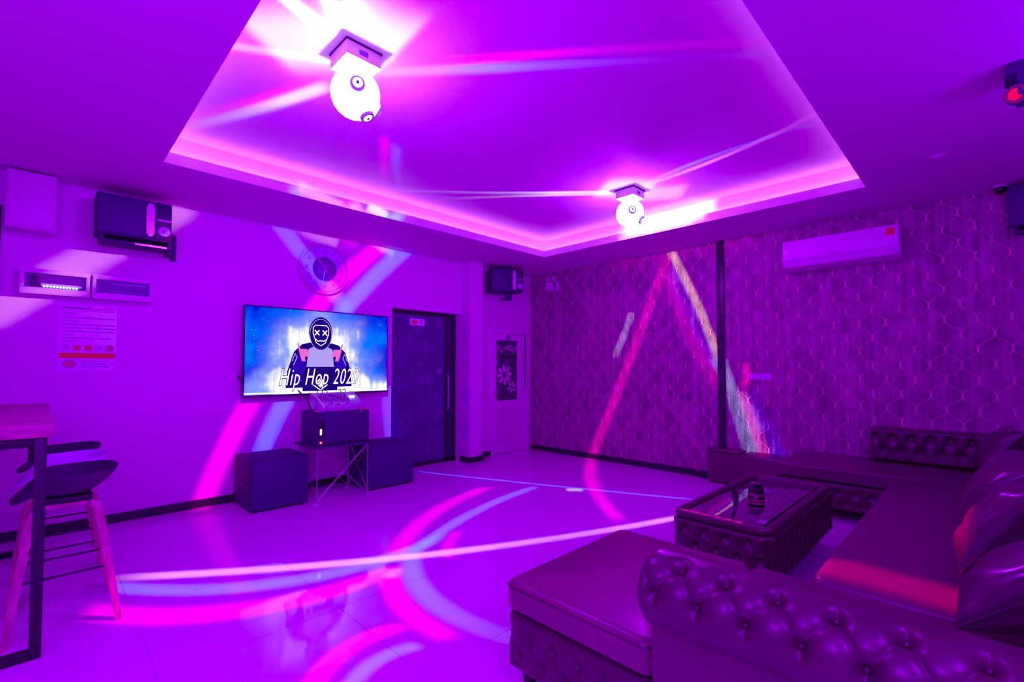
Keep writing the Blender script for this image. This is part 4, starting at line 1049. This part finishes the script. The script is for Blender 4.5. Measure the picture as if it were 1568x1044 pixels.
# ------------------------------------------------------------------ lights
def disco_lamp(name, pos, power, base, streaks, radius=.02):
    """bulb inside the globe. streaks: beams projected through the globe lenses, described where they land:
    (plane axis, plane value, a, mid, c, half width, colour, strength)"""
    l = bpy.data.lights.new(name, 'POINT'); l.energy = power; l.shadow_soft_size = radius; l.use_nodes = True
    nt = l.node_tree; nt.nodes.clear(); b = NB(nt)
    g = nt.nodes.new('ShaderNodeNewGeometry')
    neg = nt.nodes.new('ShaderNodeVectorMath'); neg.operation = 'SCALE'; neg.inputs['Scale'].default_value = GSIGN
    nt.links.new(g.outputs['Incoming'], neg.inputs[0])
    sp = nt.nodes.new('ShaderNodeSeparateXYZ'); nt.links.new(neg.outputs[0], sp.inputs[0]); D = sp.outputs
    planes = {}; acc = None
    rgb = nt.nodes.new('ShaderNodeRGB'); rgb.outputs[0].default_value = (*base, 1); acc = rgb.outputs[0]
    for ax, val, a, m_, c, hw, color, st in streaks:
        key = (ax, val)
        if key not in planes:
            d = D[ax]; dist = val-pos[ax]
            ok = b.m('GREATER_THAN', d, .02) if dist > 0 else b.m('LESS_THAN', d, -.02)
            t_ = b.m('DIVIDE', dist, d); o1, o2 = [k for k in (0, 1, 2) if k != ax]
            U_ = b.m('MULTIPLY_ADD', D[o1], t_, pos[o1]); V_ = b.m('MULTIPLY_ADD', D[o2], t_, pos[o2])
            # beams are collimated: keep the patch about as bright however far it lands
            far = b.m('MINIMUM', b.m('POWER', b.m('MAXIMUM', b.m('MULTIPLY', t_, abs(1.0/dist) if ax != 2 or val > .5 else abs(1.0/dist)), 1.0), 3.0), 40.0)
            far = b.m('MULTIPLY', far, dist*dist)
            cb = nt.nodes.new('ShaderNodeCombineXYZ'); nt.links.new(U_, cb.inputs[0]); nt.links.new(V_, cb.inputs[1])
            planes[key] = (cb.outputs[0], b.m('MULTIPLY', ok, far))
        vec, gate = planes[key]
        A, B, C = Vector(a), Vector(m_), Vector(c); mid = (A+C)/2; ch = C-A; L_ = ch.length/2; ang = math.atan2(ch.y, ch.x)
        e = Vector((cos(ang), sin(ang))); nrm = Vector((-e.y, e.x)); xb = (B-mid).dot(e); yb = (B-mid).dot(nrm)
        sgt = yb/max(.25, 1-(xb/L_)**2)
        mp = nt.nodes.new('ShaderNodeMapping'); mp.vector_type = 'TEXTURE'; mp.inputs['Location'].default_value = (mid.x, mid.y, 0); mp.inputs['Rotation'].default_value = (0, 0, ang)
        nt.links.new(vec, mp.inputs[0]); s2 = nt.nodes.new('ShaderNodeSeparateXYZ'); nt.links.new(mp.outputs[0], s2.inputs[0])
        xn = b.m('DIVIDE', s2.outputs[0], L_); x2 = b.m('MULTIPLY', xn, xn)
        yc = b.m('MULTIPLY', b.m('SUBTRACT', 1.0, x2), sgt)
        dy = b.m('ABSOLUTE', b.m('SUBTRACT', s2.outputs[1], yc))
        my = b.sstep(dy, hw*.35, hw*1.35, 1.0, 0.0); mx_ = b.sstep(b.m('ABSOLUTE', xn), .84, 1.06, 1.0, 0.0)
        k_ = b.m('MULTIPLY', b.m('MULTIPLY', my, mx_), b.m('MULTIPLY', gate, st))
        sc_ = nt.nodes.new('ShaderNodeVectorMath'); sc_.operation = 'SCALE'; sc_.inputs[0].default_value = color; nt.links.new(k_, sc_.inputs['Scale'])
        ad = nt.nodes.new('ShaderNodeVectorMath'); ad.operation = 'ADD'; nt.links.new(acc, ad.inputs[0]); nt.links.new(sc_.outputs[0], ad.inputs[1]); acc = ad.outputs[0]
    em = nt.nodes.new('ShaderNodeEmission'); nt.links.new(acc, em.inputs[0]); em.inputs[1].default_value = 1.0
    out = nt.nodes.new('ShaderNodeOutputLight'); nt.links.new(em.outputs[0], out.inputs[0])
    o = bpy.data.objects.new(name, l); col.objects.link(o); o.location = pos
    return o

GSIGN = 1.0
MG, BL, WH, WM, PK, YE, CY = (1.0, .0, .42), (.0, .16, .9), (.7, .8, 1.0), (1.0, .42, .50), (1.0, .25, .7), (1.0, .75, .15), (.25, .8, .8)
F1, F2 = (1.20, 2.42, UZ-.235), (4.05, 2.42, UZ-.235)
FL, WL, WR, UC = (2, 0.0), (1, YL), (0, XR), (2, UZ)
disco_lamp('disco_bulb', F1, 62, (.33, .003, 1.0), [
    (*FL, (.36, 3.84), (2.34, 2.56), (4.1, 1.87), .055, WM, .75),
    (*FL, (.30, 3.75), (1.2, 2.99), (2.25, 3.0), .08, BL, .8), (*FL, (1.9, 2.88), (2.76, 3.27), (3.9, 3.50), .06, BL, .7),
    (*FL, (.20, 3.45), (.76, 2.87), (1.62, 2.72), .10, MG, .8), (*FL, (1.75, 2.9), (2.30, 3.38), (3.5, 3.85), .09, MG, .6), (*FL, (2.0, 2.6), (2.25, 2.9), (2.4, 3.0), .05, MG, .5),
    (*FL, (3.30, 5.3), (4.04, 3.37), (4.65, 1.95), .028, BL, .8),
    (*FL, (1.95, 2.95), (1.60, 2.30), (1.68, 1.55), .075, BL, .8), (*FL, (1.66, 2.78), (1.43, 2.25), (1.44, 1.82), .07, MG, .8),
    (*FL, (.78, 1.93), (1.05, 2.12), (1.34, 2.10), .06, MG, .9), (*FL, (.90, 1.84), (1.10, 1.94), (1.30, 1.90), .045, BL, .8),
    (*FL, (4.00, 3.18), (4.06, 3.12), (4.12, 3.06), .06, WH, .5), (*FL, (1.56, 2.64), (1.61, 2.68), (1.66, 2.72), .05, PK, .6),
    (*WL, (3.05, 2.90), (2.12, 1.93), (1.05, -.15), .10, MG, .75), (*WL, (3.45, 2.95), (2.47, 1.96), (1.55, .30), .10, BL, .8),
    (*WL, (1.66, 2.90), (1.97, 2.55), (2.55, 1.9), .09, BL, .5), (*WL, (3.05, 1.1), (3.07, .8), (3.1, .4), .12, BL, .35),
    (*UC, (.98, 2.25), (1.15, 2.28), (1.36, 2.22), .30, WH, .9), (*UC, (.80, 2.7), (1.0, 2.45), (1.2, 2.15), .24, WH, .8),
    (*UC, (.60, 4.05), (.95, 3.32), (1.19, 2.75), .05, MG, .8), (*UC, (.70, 4.05), (1.02, 3.35), (1.22, 2.80), .05, WH, .8),
    (*UC, (.64, 2.86), (.88, 2.72), (1.12, 2.58), .035, PK, 1.2), (*UC, (.60, 2.20), (.9, 2.32), (1.15, 2.40), .04, WH, 2.0), (*UC, (.80, 2.02), (1.0, 2.22), (1.2, 2.36), .035, WH, 2.0),
    (*UC, (1.30, 2.56), (2.12, 1.62), (3.1, .46), .045, BL, 1.2), (*UC, (1.30, 2.50), (2.05, 1.54), (2.95, .48), .035, MG, 1.3),
    (*UC, (1.80, 3.15), (2.02, 3.55), (2.22, 3.90), .04, MG, 1.2), (*UC, (1.94, 3.20), (2.18, 3.62), (2.55, 4.05), .04, BL, 1.2),
    (1, 4.15, (1.55, 2.9), (1.72, 2.82), (1.95, 2.76), .07, WM, .6), (1, 4.15, (1.95, 2.86), (2.0, 2.82), (2.1, 2.78), .07, MG, .8), (1, 4.15, (2.2, 2.86), (2.3, 2.82), (2.4, 2.78), .07, CY, .8),
])
disco_lamp('disco_bulb', F2, 46, (.40, .003, 1.0), [
    (*WR, (2.80, 2.78), (3.36, 1.45), (4.10, -.15), .074, MG, .9), (*WR, (2.86, 2.64), (2.72, 2.15), (2.18, 1.05), .095, MG, .45),
    (*WR, (2.80, 2.80), (2.55, 2.30), (2.20, 1.40), .054, YE, 1.0), (*WR, (2.80, 2.60), (2.58, 2.05), (2.22, 1.3), .095, BL, .55),
    (*WR, (2.22, 1.45), (2.05, .98), (1.84, .25), .088, CY, .6), (*WR, (1.96, 1.05), (1.86, .75), (1.68, .25), .074, PK, .9), (*WR, (1.86, 1.05), (1.74, .7), (1.50, .25), .081, BL, .7), (*WR, (1.90, 1.36), (1.90, 1.22), (1.93, 1.08), .047, MG, 1.0),
    (*WR, (3.33, 2.05), (3.47, 1.74), (3.62, 1.43), .061, WH, .5),
    (*FL, (5.55, 3.95), (4.42, 3.16), (3.50, 2.20), .075, MG, .8),
    (2, .45, (2.40, .66), (2.40, .30), (2.36, -.05), .12, (1.0, .0, .2), 2.0),
    (2, .70, (2.50, .16), (2.62, .07), (2.76, -.06), .12, (1.0, .0, .15), 3.2), (2, .44, (2.70, 1.36), (2.70, 1.15), (2.72, .95), .04, (1.0, .0, .2), 1.2),
    (*WL, (-.35, 1.62), (.15, 2.08), (.98, 2.85), .13, WM, .38),
    (*UC, (3.8, 2.6), (3.95, 2.45), (4.2, 2.3), .24, WH, .8), (*UC, (4.15, 2.45), (4.3, 2.3), (4.45, 2.05), .2, WM, .9), (0, HX1, (2.1, 2.84), (2.5, 2.84), (3.0, 2.84), .12, WM, 1.2), (0, HX1+L, (1.9, 2.95), (2.5, 2.95), (3.0, 2.95), .14, WH, 1.2),
    (*UC, (3.62, .58), (3.86, 1.2), (4.03, 2.2), .028, PK, 1.2), (*UC, (3.86, .56), (3.84, 1.3), (4.02, 2.3), .028, BL, 1.2),
    (*UC, (2.4, 4.05), (3.35, 3.2), (3.95, 2.55), .028, WH, 1.2), (*UC, (2.9, 3.9), (3.5, 3.15), (4.0, 2.6), .03, YE, .9),
])

def area(name, loc, rot, sx, sy, power, color):
    l = bpy.data.lights.new(name, 'AREA'); l.shape = 'RECTANGLE'; l.size = sx; l.size_y = sy; l.energy = power; l.color = color
    o = bpy.data.objects.new(name, l); col.objects.link(o); o.location = loc; o.rotation_euler = rot
    return o
PC = (.72, .12, 1.0)
zc = H+.10
W_, D_ = HX1-HX0+.1, HY1-HY0+.1
area('cove_tube', ((HX0+HX1)/2, HY1+L-.03, zc), (radians(180), 0, 0), W_, .03, 4, PC)
area('cove_tube', ((HX0+HX1)/2, HY0-L+.03, zc), (radians(180), 0, 0), W_, .03, 4, PC)
area('cove_tube', (HX0-L+.03, (HY0+HY1)/2, zc), (radians(180), 0, 0), .03, D_, 3.2, PC)
area('cove_tube', (HX1+L-.03, (HY0+HY1)/2, zc), (radians(180), 0, 0), .03, D_, 3.2, PC)

def point(name, loc, power, color, r=.15):
    l = bpy.data.lights.new(name, 'POINT'); l.energy = power; l.color = color; l.shadow_soft_size = r
    o = bpy.data.objects.new(name, l); col.objects.link(o); o.location = loc
point('unseen_fill', (-.8, .5, 1.9), 54, (.34, .0, 1.0), .25)  # unseen fill lights, added to brighten walls and ceiling
point('unseen_fill', (.3, -.7, 2.2), 45, (.34, .0, 1.0), .25)
point('unseen_fill', (3.0, -.75, 2.2), 12, (.25, .0, 1.0), .15)

w = bpy.data.worlds.new('night'); scene.world = w; w.use_nodes = True
w.node_tree.nodes['Background'].inputs[0].default_value = (.35, .0, .8, 1); w.node_tree.nodes['Background'].inputs[1].default_value = .25

# ------------------------------------------------------------------ camera
cam = bpy.data.cameras.new('camera'); co = bpy.data.objects.new('camera', cam); col.objects.link(co)
co.location = (0, 0, 1.3); co.rotation_euler = (radians(90+1.8), 0, radians(45-90))
cam.sensor_width = 36; cam.lens = 724/1568*36; cam.shift_y = 18/1568; cam.clip_start = .02
scene.camera = co
vs = scene.view_settings
vs.view_transform = 'Standard'; vs.look = 'None'; vs.exposure = 0.5; vs.gamma = 1
vs.use_curve_mapping = True; vs.curve_mapping.black_level = (0.0, 0.035, 0.0); vs.curve_mapping.update()
scene.cycles.use_denoising = True; scene.cycles.max_bounces = 8; scene.cycles.diffuse_bounces = 4; scene.cycles.glossy_bounces = 4
scene.cycles.sample_clamp_indirect = 4
